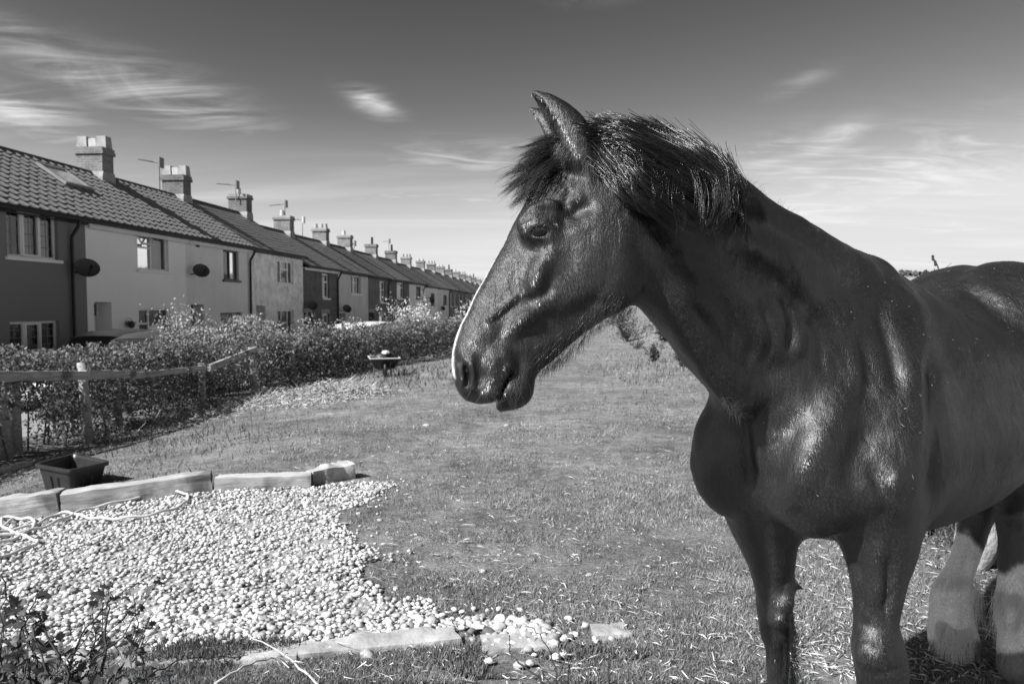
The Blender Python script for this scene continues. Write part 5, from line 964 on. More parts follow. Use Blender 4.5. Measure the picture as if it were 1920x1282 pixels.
# --- body frame
BF = unit([-0.755, -0.656, 0]); BR = np.array([BF[1], -BF[0], 0.0])   # forward, and the horse's own right
if BR[0] > 0: BR = -BR
BO = np.array([0.877, 2.10, 0.0])
def B(s, r, z): return BO - BF*s + BR*r + np.array([0, 0, z])        # s metres behind the forelegs, r to its right, z up
def build_field():
    # trunk  (s, top, bottom, half width, egg)
    TR = [(-0.13, 1.24, 0.86, 0.16, 0.0, .045), (-0.05, 1.34, 0.76, 0.245, 0.1, .035), (0.08, 1.45, 0.72, 0.285, 0.25, .035), (0.22, 1.535, 0.70, 0.30, 0.36, .02),
          (0.40, 1.47, 0.685, 0.315, 0.22, -.01), (0.58, 1.40, 0.68, 0.345, 0.08, -.015), (0.76, 1.40, 0.70, 0.35, 0.02, -.02), (0.94, 1.445, 0.76, 0.34, 0.05, -.015),
          (1.12, 1.535, 0.85, 0.31, 0.06, -.02), (1.28, 1.565, 0.93, 0.31, 0.05, 0), (1.42, 1.49, 1.00, 0.26, 0.0, 0), (1.52, 1.38, 1.1, 0.15, 0, 0)]
    U(Tube([(B(s, ro, (t+b)/2), w, (t-b)/2, e) for s, t, b, w, e, ro in TR], BR, 4), 0.02)
    for r in (-1, 1):                                   # croup either side of the spine groove, hip, thigh
        dz = .055 if r > 0 else 0.0
        U(Tube([(B(0.90, r*0.13, 1.325-dz), .07, .07), (B(1.06, r*0.15, 1.40-dz), .12, .11), (B(1.25, r*0.15, 1.415-dz*.6), .14, .125), (B(1.42, r*.14, 1.33), .13, .12)], BR), 0.08)
        U(Ell(B(1.04, r*0.255, 1.31-dz), [BF, BR, [0, 0, 1]], [.15, .10, .12]), 0.12)
        U(Ell(B(1.22, r*0.235, 1.08), [BF, BR, [0, 0, 1]], [.24, .12, .30]), 0.1)
    SUBT(Tube([(B(.95, 0, 1.50), .010, .012), (B(1.15, 0, 1.57), .016, .018), (B(1.35, 0, 1.57), .016, .018), (B(1.48, 0, 1.5), .012, .02)], BR), 0.06)
    for r in (-1, 1):                                   # shoulder blade, breast, triceps, arm
        ro = .03 if r < 0 else .0
        U(Tube([(B(0.20, r*0.15+ro, 1.36), .06, .05), (B(0.09, r*0.205+ro, 1.22), .075, .075), (B(-0.02, r*0.235+ro, 1.06), .08, .085), (B(-0.09, r*.235+ro, .955), .075, .085)], BF), 0.09)
        U(Ell(B(-0.185, r*0.118+.045, 0.965), [unit(BF+BR*r*.35), unit(BR-BF*r*.35), [0, 0, 1]], [.125, .118, .175]), 0.045)
        U(Tube([(B(0.16, r*.22, 1.16), .07, .05), (B(0.13, r*.235, 1.02), .09, .06), (B(0.09, r*.225, .90), .085, .06), (B(0.04, r*.205, .82), .07, .055)], BF), 0.06)
        U(Tube([(B(-0.09, r*.205+ro, .95), .10, .09), (B(-0.03, r*.19+ro*.5, .84), .09, .085), (B(0.02, r*.185, .74), .075, .07)], BF), 0.05)
    SUBT(Tube([(B(-0.325, 0.045, 1.10), .008, .014), (B(-0.325, 0.045, 0.98), .010, .018), (B(-0.29, 0.045, .84), .010, .02)], BR), 0.05)     # furrow between the breasts
    # right foreleg (photograph pixels, depth about 2.22)
    def leg(rows, d0, d1, k=0.04, fat=1.1):
        st = []
        for i, (x0, x1, y) in enumerate(rows):
            dd = d0+(d1-d0)*i/(len(rows)-1); rr = (x1-x0)/2*dd/F_PX
            st.append((px((x0+x1)/2, y, dd), rr, rr*fat))
        return Tube(st, unit(np.cross(BF, [0, 0, 1.0])) if False else RT, 4)
    U(leg([(1352, 1505, 905), (1362, 1500, 960), (1385, 1494, 1010), (1403, 1489, 1055), (1414, 1487, 1095), (1420, 1486, 1120), (1421, 1487, 1150), (1426, 1482, 1185), (1437, 1480, 1215),
           (1438, 1480, 1262), (1439, 1481, 1330)], 2.20, 2.26), 0.05)
    U(leg([(1582, 1702, 935), (1578, 1697, 985), (1587, 1696, 1030), (1596, 1694, 1075), (1602, 1690, 1120), (1603, 1680, 1165), (1600, 1686, 1195), (1600, 1693, 1225), (1606, 1697, 1258),
           (1614, 1692, 1300), (1622, 1684, 1345)], 1.97, 1.97), 0.05)
    # below the knees down to the hooves
    for x, d, r in ((1460, 2.26, 1), (1652, 1.97, -1)):
        top = px(x, 1330, d); f = top.copy(); f[2] = 0.13; hf = f+BF*0.045; hf[2] = 0.05
        U(Tube([(top, .038, .042), ((top+f)/2+[0, 0, .02], .031, .038), (f+[0, 0, .05], .036, .042), (f, .046, .050), (hf+[0, 0, .03], .050, .056), (hf+[0, 0, -.01], .062, .070), (hf+[0, 0, -.045], .072, .082)], BR, 4), 0.03)
    for x, y, dd in ((1474, 1128, 2.17), (1460, 1160, 2.17)): U(Ell(px(x, y, dd), [RT, UPV, FW], [.022, .03, .03]), 0.03)
    U(Ell(px(1640, 1232, 1.92), [RT, UPV, FW], [.045, .05, .035]), 0.04)
    U(Tube([(px(1483, 1098, 2.20), .016, .016), (px(1500, 1100, 2.20), .012, .012), (px(1509, 1106, 2.20), .008, .008)], FW), 0.012)   # chestnut
    SUBT(Tube([(px(1478, 1190, 2.16), .008, .008), (px(1470, 1270, 2.17), .008, .01)], FW), 0.02)
    # hind legs
    U(Tube([(B(1.14, -.20, 1.0), .13, .19), (B(1.10, -.20, .82), .10, .125), (px(1897, 935, 2.86), .062, .075), (px(1899, 1000, 2.84), .052, .060), (px(1896, 1060, 2.83), .046, .052),
            (px(1893, 1110, 2.83), .046, .05), (px(1896, 1150, 2.82), .058, .060), (px(1903, 1180, 2.80), .060, .062), (px(1908, 1215, 2.79), .066, .074), (px(1910, 1252, 2.78), .074, .085)], BR, 4), 0.06)
    U(Tube([(B(1.2, .18, 1.0), .12, .19), (B(1.17, .18, .80), .09, .11), (px(1833, 930, 3.04), .068, .078), (px(1826, 985, 3.04), .058, .064), (px(1810, 1040, 3.02), .052, .060), (px(1793, 1085, 3.0), .057, .062),
            (px(1785, 1120, 2.98), .080, .076), (px(1784, 1160, 2.97), .078, .078), (px(1786, 1195, 2.96), .086, .080)], RT, 4), 0.05)
    U(Tube([(px(1783, 1180, 2.96), .075, .075), (px(1800, 1205, 2.97), .078, .05), (px(1787, 1217, 2.95), .07, .045)], RT, 4), 0.03)
    U(Ell(px(1775, 1216, 2.95), [RT, UPV, FW], [.055, .040, .06]), 0.03)
    # neck
    nl = unit([0.50, -0.865, 0])
    NK = [(1128, 335, 1.79, 62, 92, 0.0), (1198, 388, 1.805, 82, 150, .10), (1298, 462, 1.87, 103, 166, .18), (1382, 543, 1.955, 124, 180, .20), (1462, 606, 2.06, 158, 200, .2), (1565, 680, 2.2, 190, 215, .2)]
    U(Tube([(px(x, y, d), a/1000, bpx*d/F_PX, e) for x, y, d, a, bpx, e in NK], nl, 6), 0.07)
    # crest fat and the long muscles of the neck
    U(Tube([(px(1290, 300, 1.85), .03, .03), (px(1400, 385, 1.93), .034, .034), (px(1510, 462, 2.03), .04, .04), (px(1600, 520, 2.13), .05, .05)], nl), 0.06)
    U(Tube([(px(1215, 470, 1.74), .03, .05), (px(1275, 560, 1.78), .034, .055), (px(1335, 660, 1.84), .036, .06), (px(1390, 750, 1.90), .03, .05)], nl), 0.06)
    SUBT(Tube([(px(1245, 430, 1.71), .012, .02), (px(1330, 560, 1.77), .014, .024), (px(1440, 700, 1.86), .012, .02)], nl), 0.06)
    # ---------------- head
    HT = [(-40, 72, -25, 66, 0), (15, 104, -72, 84, -.05), (72, 117, -118, 97, -.12), (128, 113, -137, 100, -.22), (185, 110, -138, 92, -.26), (240, 105, -118, 76, -.16), (290, 102, -103, 64, -.06),
          (340, 99, -90, 57, 0), (385, 93, -66, 54, .04), (420, 82, -50, 54, .04), (448, 63, -38, 50, .0), (470, 38, -30, 38, .0), (480, 16, -16, 20, 0)]
    U(Tube([(HN(s, (t+b)/2), w/1000, (t-b)/2*hdep(*(HA0+s*HAX))/F_PX, -e) for s, t, b, w, e in HT], hw, 5, p=2.3), 0.05)
    def E(x, y, w, rx, ry, rz, k, sub=False, ang=0.0):  # ellipsoid on the face: radii in pixels along/across a tilted image axis, rz mm out of it
        c, s = math.cos(ang), math.sin(ang); ax = RT*c-UPV*s; ay = RT*s+UPV*c
        e = Ell(HS(x, y, w), [ax, ay, -FW], [rx*MM, ry*MM, rz/1000]); (SUBT if sub else U)(e, k)
    def TB(pts, k, sub=False, lat=None, p=2.0):
        t = Tube([(HS(x, y, w), a, b) for x, y, w, a, b in pts], hw if lat is None else lat, 5); (SUBT if sub else U)(t, k)
    for g in (1, -1):
        E(1096, 490, .060*g, 98, 100, 40, .035)                                  # cheek
        E(1145, 530, .055*g, 55, 52, 36, .03)
        E(1014, 428, .080*g, 44, 30, 26, .022, ang=.12)                          # orbit
        TB([(1052, 405, .088*g, .012, .014), (1030, 385, .093*g, .013, .015), (1003, 393, .090*g, .012, .014), (984, 415, .080*g, .010, .012)], .016)   # brow
        E(1078, 394, .116*g, 24, 13, 17, .03, sub=True, ang=-.6)                # hollow above the eye
        TB([(1042, 452, .088*g, .008, .010), (1022, 492, .082*g, .014, .016), (1004, 530, .072*g, .013, .016), (996, 552, .064*g, .008, .010)], .03)   # facial crest
        TB([(1042, 552, .068*g, .007, .010), (1010, 577, .066*g, .012, .015), (975, 602, .057*g, .011, .014), (955, 625, .050*g, .006, .009)], .018)    # cheek muscle band
        TB([(978, 546, .058*g, .003, .003), (950, 572, .056*g, .0046, .0046), (915, 599, .052*g, .003, .003)], .010)              # vein
        E(1000, 572, .082*g, 26, 8, 9, .02, sub=True, ang=.55)                 # groove under the crest
        E(1060, 600, .073*g, 60, 12, 12, .03, sub=True, ang=-.62)
        # nostril: flared rim round a comma-shaped opening
        TB([(869, 660, .034*g, .006, .007), (882, 676, .044*g, .008, .009), (887, 700, .046*g, .009, .010), (882, 724, .040*g, .007, .008)], .018)
        TB([(866, 690, .030*g, .008, .008), (873, 716, .034*g, .007, .007)], .014)
        TB([(872, 686, .046*g, .010, .0025), (876, 703, .050*g, .022, .0058), (876, 719, .047*g, .018, .0062), (873, 729, .042*g, .010, .003)], .006, sub=True)
        E(903, 702, .071*g, 8, 26, 12, .024, sub=True, ang=.06)                    # fold behind the nostril
        E(938, 688, .046*g, 20, 30, 16, .03)                                     # lip corner pad
        E(925, 735, .034*g, 26, 17, 20, .025)                                    # upper lip
    U(Tube([(HS(985, 690), .044, .026), (HS(972, 722), .043, .033), (HS(958, 742), .036, .027), (HS(940, 762), .026, .011)], hw, 5), 0.02)   # chin and lower lip
    E(968, 734, 0, 29, 27, 44, .02)
    for g in (1, -1):                                    # mouth line, closed inside
        TB([(912, 766, .052*g, .034, .0050), (930, 752, .052*g, .034, .0040), (944, 727, .056*g, .030, .0036), (954, 706, .058*g, .028, .0030), (961, 694, .058*g, .024, .0020)], .008, sub=True)
    # eyelids: a shell over the eyeball, opened by an almond-shaped slit
    for g in (1, -1):
        U(Ell(HS(*EYE_PX, EYE_W*g), [RT, UPV, FW], [.0295, .0275, .0275]), .012)
        E(EYE_PX[0]-1, EYE_PX[1]+3, .116*g, 25.0, 10.5, 19, .003, sub=True, ang=-.10)
        TB([(986, 424, .100*g, .0018, .0016), (1000, 411, .112*g, .0026, .0018), (1022, 409, .114*g, .0026, .0018), (1038, 420, .104*g, .0018, .0016)], .006, sub=True)
        TB([(990, 460, .100*g, .0018, .0014), (1008, 465, .106*g, .0022, .0016), (1028, 461, .104*g, .0018, .0014)], .008, sub=True)
    # wrinkles at the corner of the mouth
    for i in range(5):
        o = i*5.2
        TB([(950-o*.9, 672+o*.5, .070, .0012, .0012), (942-o*.7, 690+o*.9, .066, .0026, .0012), (948-o*.5, 705+o*1.1, .060, .0012, .0012)], .005, sub=True)
    for i in range(4):
        o = i*6.0
        TB([(966, 700+o, .060, .001, .001), (974+o*.2, 697+o*1.1, .060, .0024, .0012), (981+o*.2, 690+o*1.1, .055, .001, .001)], .005, sub=True)
    # ears: leaf-shaped cups
    def ear(base, mid1, mid2, tip, w, sc):
        P = [HS(*base, w), HS(*mid1, w*1.08), HS(*mid2, w*1.1), HS(*tip, w*1.04)]
        Rr = [(.038, .034), (.035, .038), (.022, .028), (.0055, .0075)]
        U(Tube([(p, a*sc, b*sc) for p, (a, b) in zip(P, Rr)], hw, 6), 0.02)
        off = -RT*.027 - FW*.004*np.sign(w) + UPV*.004
        SUBT(Tube([(P[0]+off*1.0+UPV*.018, .008*sc, .010*sc), (P[1]+off*1.0, .020*sc, .022*sc), (P[2]+off*.85, .010*sc, .013*sc), (P[2]+(P[3]-P[2])*.55+off*.62, .004*sc, .005*sc)], hw, 6), 0.010)
    ear((1090, 298), (1070, 250), (1036, 206), (1001, 174), .072, 1.22)
    ear((1062, 292), (1044, 256), (1020, 226), (992, 202), -.072, 1.12)
build_field()
t0 = time.time()
HLO = np.array([-0.22, 1.45, -0.02]); HHI = np.array([2.55, 3.75, 2.05])
HV, HF = mesh_field(HLO, HHI, HORSE_H)
print('horse mesh', len(HV), len(HF), round(time.time()-t0, 1), 's')
def smooth_mesh(V, Fq, it, lam):
    E = np.vstack([Fq[:, [0, 1]], Fq[:, [1, 2]], Fq[:, [2, 3]], Fq[:, [3, 0]]]); n = len(V)
    for i in range(it):
        acc = np.zeros_like(V); cnt = np.bincount(E.ravel(), minlength=n).astype(float)
        for c in range(3): acc[:, c] = np.bincount(E[:, 0], V[E[:, 1], c], n)+np.bincount(E[:, 1], V[E[:, 0], c], n)
        V = V+lam*(acc/cnt[:, None]-V)
    return V
for lam in (0.5, -0.52): HV = smooth_mesh(HV, HF, 1, lam)
_q = HV-HN(0, 0); _hm = ss(-0.10, 0.02, _q@hax)*ss(0.02, -0.10, HV[:, 0]-0.32)   # the head keeps its detail, the body is smoothed more
_bodyw = (1-_hm)[:, None]
_V0 = HV.copy()
for lam in (0.6, 0.6, -0.3)*9: HV = smooth_mesh(HV, HF, 1, lam)
HV = _V0+(HV-_V0)*_bodyw
# ---------------- surface relief: folds, veins and muscle edges pushed in or out along the skin
def vnormals(V, Fq):
    n = np.cross(V[Fq[:, 2]]-V[Fq[:, 0]], V[Fq[:, 3]]-V[Fq[:, 1]]); out = np.zeros_like(V)
    for j in range(4):
        for c in range(3): out[:, c] += np.bincount(Fq[:, j], n[:, c], len(V))
    return out/(np.linalg.norm(out, axis=1)[:, None]+1e-12)
HNRM = vnormals(HV, HF)
if np.mean(np.sum(HNRM[HV[:, 1] < 1.75]*FW, 1)) > 0: HNRM = -HNRM; HF = HF[:, ::-1].copy()
vx, vy, vd = proj(HV); facing = np.clip(-np.sum(HNRM*((HV-CAMP)/np.linalg.norm(HV-CAMP, axis=1)[:, None]), 1), 0, 1)
disp = np.zeros(len(HV))
def ridge(pts, amp, sig, zmax=9.0):
    P = catmull(pts, 6); m = np.full(len(HV), 1e9)
    cand = (vx > P[:, 0].min()-3*sig) & (vx < P[:, 0].max()+3*sig) & (vy > P[:, 1].min()-3*sig) & (vy < P[:, 1].max()+3*sig) & (facing > 0.12) & (vd < zmax)
    q = np.stack([vx[cand], vy[cand]], 1); best = np.full(len(q), 1e9); tt = np.zeros(len(q))
    for i in range(len(P)-1):
        ab = P[i+1]-P[i]; t = np.clip(((q-P[i])@ab)/(ab@ab), 0, 1); d = ((q-P[i]-t[:, None]*ab)**2).sum(1)
        tt = np.where(d < best, (i+t)/(len(P)-1), tt); best = np.minimum(best, d)
    fade = np.clip(np.sin(np.pi*np.clip(tt, 0.0, 1))*1.6, 0, 1) if len(pts) > 2 else 1.0
    disp[cand] += amp*0.001*np.exp(-best/(sig*sig))*fade*np.clip(facing[cand]*2.5, 0, 1)
for pts, a, s_ in (
    ([(1455, 530), (1484, 600), (1476, 665)], -7, 9), ([(1472, 560), (1500, 620), (1490, 680)], 4, 9), ([(1420, 555), (1445, 625), (1425, 690)], -5, 9), ([(1385, 560), (1410, 630), (1395, 690)], -4, 10),
    ([(1505, 560), (1540, 640), (1535, 700)], -4, 10), ([(1350, 545), (1372, 600), (1368, 640)], -3, 9),
    ([(1380, 398), (1450, 432), (1530, 482), (1600, 545)], 9, 20), ([(1370, 440), (1450, 480), (1530, 545), (1590, 610)], -12, 30),
    ([(1230, 430), (1265, 500), (1300, 570)], 7, 24), ([(1560, 570), (1600, 650), (1610, 740)], 6, 18), ([(1640, 555), (1668, 650), (1690, 740)], -8, 14),
    ([(1600, 600), (1625, 690), (1620, 760)], -5, 11), ([(1660, 560), (1700, 660), (1722, 760)], 1.5, 22),
    ([(1595, 715), (1550, 800), (1505, 880), (1490, 950)], 10, 34), ([(1640, 790), (1600, 860), (1590, 930)], -8, 22), ([(1500, 770), (1460, 850), (1440, 930)], -7, 26),
    ([(1620, 860), (1660, 930), (1650, 985)], -7, 16), ([(1690, 870), (1672, 930), (1690, 960)], 6, 16), ([(1742, 640), (1752, 780), (1738, 930)], -10, 12), ([(1480, 950), (1520, 985), (1575, 1010)], -9, 16),
    ([(1392, 760), (1398, 840), (1410, 930)], -10, 12), ([(1370, 755), (1395, 780), (1420, 775)], 6, 9), ([(1345, 760), (1330, 830), (1350, 900)], 4, 20),
    ([(1590, 1040), (1620, 1090), (1615, 1160)], -6, 10), ([(1670, 1000), (1672, 1080), (1660, 1170)], -5, 9), ([(1640, 1010), (1645, 1070), (1640, 1140)], 5, 14),
    ([(1608, 1180), (1640, 1205), (1680, 1195)], -1.2, 9), ([(1610, 1250), (1645, 1262), (1690, 1250)], -4, 7),
    ([(1440, 960), (1455, 1040), (1460, 1110)], 5, 12), ([(1480, 1000), (1474, 1060), (1470, 1120)], -5, 8),
    ([(1745, 560), (1830, 600), (1920, 690)], 8, 36), ([(1735, 552), (1800, 530), (1860, 545), (1925, 600)], 9, 20), ([(1800, 545), (1850, 575), (1920, 650)], -8, 18),
    # legs
    ([(1618, 1060), (1625, 1120), (1622, 1170)], 5, 9), ([(1660, 1040), (1664, 1100), (1655, 1160)], -5, 7), ([(1620, 1200), (1640, 1222), (1668, 1215)], 2.5, 16), ([(1612, 1275), (1618, 1300), (1620, 1320)], -5, 8), ([(1605, 1150), (1640, 1180), (1675, 1160)], -1.5, 9),
    ([(1440, 1120), (1460, 1135), (1478, 1128)], 2, 10), ([(1432, 1170), (1455, 1182), (1478, 1172)], -4, 7), ([(1450, 1200), (1452, 1240), (1452, 1275)], 3, 6), ([(1468, 1195), (1468, 1235), (1466, 1275)], -4, 5), ([(1400, 960), (1425, 1030), (1435, 1090)], -4, 10),
    ([(1806, 1010), (1790, 1060), (1775, 1100)], 5, 9), ([(1822, 1020), (1806, 1070), (1800, 1110)], -7, 7), ([(1832, 1040), (1822, 1080), (1815, 1120)], 5, 6), ([(1752, 1118), (1785, 1128), (1822, 1120)], -7, 8), ([(1750, 1150), (1785, 1165), (1825, 1158)], 5, 10), ([(1755, 1186), (1790, 1196), (1828, 1190)], -7, 6), ([(1765, 1120), (1775, 1150), (1768, 1180)], -5, 7), ([(1805, 1130), (1810, 1155), (1800, 1180)], -5, 7),
    ([(1880, 1090), (1872, 1130), (1868, 1170)], -6, 7), ([(1895, 1080), (1888, 1130), (1890, 1170)], 5, 8), ([(1862, 1175), (1885, 1180), (1915, 1172)], -6, 8), ([(1870, 1205), (1890, 1212), (1920, 1206)], 5, 8),
    # face
    ([(916, 600), (948, 573), (976, 548)], 3.6, 4.0), ([(922, 606), (952, 582), (974, 562)], -2.8, 4.5), ([(975, 470), (976, 520), (980, 560)], 1.8, 4), ([(966, 480), (967, 530), (972, 560)], -1.2, 5),
    ([(1018, 480), (1008, 515), (998, 545)], 5, 13), ([(1012, 560), (990, 556), (985, 548)], -5, 8), ([(1036, 500), (1024, 545), (1012, 565)], -4.5, 10),
    ([(1030, 560), (995, 585), (962, 612)], 5, 10), ([(1045, 575), (1005, 612), (968, 640)], -6, 10), ([(940, 610), (930, 640), (940, 665)], -3, 9), ([(905, 560), (890, 610), (888, 650)], 2, 14),
    ([(1060, 350), (1048, 372), (1040, 388)], 3.5, 9), ([(1072, 350), (1062, 372), (1056, 395)], -4.5, 6), ([(1095, 362), (1080, 375), (1068, 382)], 5, 9), ([(1120, 385), (1090, 392), (1068, 412)], -8, 13),
    ([(1060, 410), (1052, 440), (1035, 465)], -5, 13), ([(1010, 345), (1018, 365), (1010, 385)], -2, 8), ([(1030, 340), (1035, 362), (1025, 380)], 2.5, 8),
    ([(985, 420), (1000, 405), (1025, 400), (1042, 412)], 1.8, 4), ([(990, 398), (1008, 390), (1030, 389)], -1.5, 3.5), ([(986, 466), (1010, 474), (1035, 466)], -1.4, 4),
    ([(975, 440), (984, 448), (990, 456)], -2, 4), ([(960, 470), (980, 490), (990, 500)], 1.5, 7),
    ([(1180, 420), (1205, 480), (1195, 560)], -6, 16), ([(1150, 430), (1168, 500), (1150, 560)], 4, 20), ([(1100, 440), (1110, 500), (1090, 560)], 2, 30),
    ([(893, 662), (899, 698), (897, 732)], -2.5, 7), ([(915, 660), (925, 690), (918, 725)], 3, 12), ([(1060, 640), (1010, 665), (985, 690)], -3, 10), ([(1120, 570), (1070, 610), (1030, 640)], -4, 14)):
    ridge(pts, a*(.75 if pts[0][0] < 1215 and pts[0][1] < 720 else 1.5), s_)
for i in range(6):                                       # creases fanning round the corner of the mouth
    o = i*4.6
    ridge([(958-o*1.3, 672+o*.25), (943-o*.95, 690+o*.8), (946-o*.55, 712+o*1.0)], -1.5, 1.9); ridge([(962-o*1.3, 673+o*.25), (946-o*.95, 690+o*.8), (949-o*.55, 711+o*1.0)], 1.0, 1.9)
for i in range(5):
    o = i*5.0
    ridge([(964, 706+o), (973, 704+o*1.05), (983, 696+o*1.1)], -1.2, 1.8); ridge([(964, 709+o), (973, 707+o*1.05), (983, 699+o*1.1)], .8, 1.8)
disp += 0.008*noise3(HV, 8.0, 1)*(1-_hm)+0.005*noise3(HV, 18.0, 2)*(1-0.6*_hm)+0.0016*noise3(HV, 45.0, 3)
HV = HV+HNRM*disp[:, None]
HNRM = vnormals(HV, HF)
# ---------------- coat colours held per vertex (blaze, socks, hooves)
_sc = (np.stack([vx, vy], 1)-HA0)@HAX; _wc = np.array([0.0]*len(HV))
_near = (vd < 2.0) & (_sc > 90) & (_sc < 478) & (vx < 1010)
_mid = np.stack([vx, vy], 1); _wc = (np.array([1.80-0.105*s/456 for s in _sc])-vd)
_nn = HNRM@hpn
jag = noise3(HV, 90.0, 5)
lim = 0.012+0.013*np.clip((_sc-200)/200, 0, 1)
white = np.where(_near & (np.abs(_wc+0.004) < lim+0.002*jag) & (_nn > 0.2), 1.0, 0.0)
hind = (HV-BO)@(-BF) > 0.8; rside = (HV-BO)@BR > 0
sock = hind & (vy > np.where(vx < 1862, 1000+np.clip(1815-vx, 0, 40)*-0.1+40*np.clip((vx-1815)/30, 0, 1), 1072-18*np.clip((vx-1890)/30, 0, 1))+18*jag)
white = np.maximum(white, sock*1.0)
hoof = (hind & (((vx < 1862) & (vy > 1200+6*jag)) | ((vx >= 1862) & (vy > 1222+6*jag)))) | (~hind & (HV[:, 2] < 0.085))
tone = 0.008+0.005*noise3(HV, 14, 8); tone = np.where(white > 0, 0.84, tone); tone = np.where(hoof, 0.16+0.10*noise3(HV*np.array([1, 1, .2]), 120, 4), tone)
for _ in range(2):                                       # soften the borders between colours
    E_ = np.vstack([HF[:, [0, 1]], HF[:, [1, 2]], HF[:, [2, 3]], HF[:, [3, 0]]]); cn = np.bincount(E_.ravel(), minlength=len(HV)); tone = .4*tone+.6*(np.bincount(E_[:, 0], tone[E_[:, 1]], len(HV))+np.bincount(E_[:, 1], tone[E_[:, 0]], len(HV)))/cn
pink = (white > 0) & ~hind & (_sc > 440)
def coat_material(name, attr, rough, spec, hairbump):
    m = bpy.data.materials.new(name); m.use_nodes = True; nt = m.node_tree; N = nt.nodes; L = nt.links; b = N['Principled BSDF']
    at = N.new('ShaderNodeAttribute'); at.attribute_name = attr
    tc = N.new('ShaderNodeTexCoord')
    n1 = N.new('ShaderNodeTexNoise'); n1.inputs['Scale'].default_value = 430; n1.inputs['Detail'].default_value = 3
    mp = N.new('ShaderNodeMapping'); mp.inputs['Scale'].default_value = (1.0, 1.0, 0.16); mp.inputs['Rotation'].default_value = (0.3, 0.35, 0)
    L.new(tc.outputs['Object'], mp.inputs[0]); L.new(mp.outputs[0], n1.inputs[0])
    n2 = N.new('ShaderNodeTexNoise'); n2.inputs['Scale'].default_value = 9; n2.inputs['Detail'].default_value = 5; L.new(tc.outputs['Object'], n2.inputs[0])
    mr = N.new('ShaderNodeMapRange'); mr.inputs[1].default_value = 0.3; mr.inputs[2].default_value = 0.7; mr.inputs[3].default_value = rough-0.07; mr.inputs[4].default_value = rough+0.10
    L.new(n2.outputs[0], mr.inputs[0]); L.new(mr.outputs[0], b.inputs['Roughness'])
    mu = N.new('ShaderNodeMixRGB'); mu.blend_type = 'MULTIPLY'; mu.inputs[0].default_value = 0.8; L.new(at.outputs['Color'], mu.inputs[1])
    cr = N.new('ShaderNodeMapRange'); cr.inputs[1].default_value = 0.3; cr.inputs[2].default_value = 0.7; cr.inputs[3].default_value = 0.45; cr.inputs[4].default_value = 1.3
    L.new(n1.outputs[0], cr.inputs[0]); L.new(cr.outputs[0], mu.inputs[2]); L.new(mu.outputs[0], b.inputs['Base Color'])
    b.inputs['Specular IOR Level'].default_value = spec; b.inputs['Coat Weight'].default_value = 0.35; b.inputs['Coat Roughness'].default_value = 0.36; b.inputs['Coat IOR'].default_value = 1.5
    L.new(at.outputs['Alpha'], b.inputs['Coat Weight'])
    bp = N.new('ShaderNodeBump'); bp.inputs['Strength'].default_value = min(1.0, hairbump*1.25); bp.inputs['Distance'].default_value = 0.0016
    L.new(n1.outputs[0], bp.inputs['Height'])
    m3 = N.new('ShaderNodeMapping'); m3.inputs['Scale'].default_value = (1.0, 1.0, 0.30); m3.inputs['Rotation'].default_value = (0.25, 0.45, 0.2); L.new(tc.outputs['Object'], m3.inputs[0])
    n3 = N.new('ShaderNodeTexNoise'); n3.inputs['Scale'].default_value = 34; n3.inputs['Detail'].default_value = 5; n3.inputs['Roughness'].default_value = 0.62; n3.inputs['Distortion'].default_value = 0.7; L.new(m3.outputs[0], n3.inputs[0])
    b2 = N.new('ShaderNodeBump'); b2.inputs['Strength'].default_value = 0.55; b2.inputs['Distance'].default_value = 0.010; L.new(n3.outputs[0], b2.inputs['Height']); L.new(b2.outputs[0], bp.inputs['Normal'])
    L.new(bp.outputs[0], b.inputs['Normal']); L.new(b2.outputs[0], b.inputs['Coat Normal'])
    return m
M_COAT = coat_material('horse_coat', 'tone', 0.45, 0.55, 0.8)
horse = empty('horse', (float(BO[0]), float(BO[1]), 0)); tag(horse, 'glossy dark horse with white blaze and white hind socks, head turned aside', 'horse')
def local(P): return np.asarray(P, float)-np.array([BO[0], BO[1], 0])
me = newmesh('body', local(HV), HF, M_COAT, True)
ca = me.color_attributes.new('tone', 'FLOAT_COLOR', 'POINT')
ca.data.foreach_set('color', np.stack([tone, tone, tone, np.where(white > 0, 0.0, 0.06+0.34*ss(1260, 1420, vx))], 1).astype(np.float32).ravel())
link('body', me, horse)
# ---------------- eyes
m_eye = mat('eye', 0.008, 0.06, 0.6); m_hair = mat('horse_hair', 0.016, 0.30, 0.8, var=0.5, vscale=60); m_hairw = mat('pale_hair', 0.8, 0.5, 0.4)
m_fuzz = mat('coat_hair', 0.034, 0.36, 0.75); m_hairb = mat('pale_highlight_hair', 0.07, 0.36, 0.7)
for g in (1, -1):
    bm = bmesh.new(); bmesh.ops.create_uvsphere(bm, u_segments=32, v_segments=20, radius=0.0235)
    me = bpy.data.meshes.new('eye'); bm.to_mesh(me); bm.free(); me.materials.append(m_eye)
    me.polygons.foreach_set('use_smooth', np.ones(len(me.polygons), bool))
    link('eye', me, horse, local(HS(*EYE_PX, (EYE_W+0.0005)*g)))
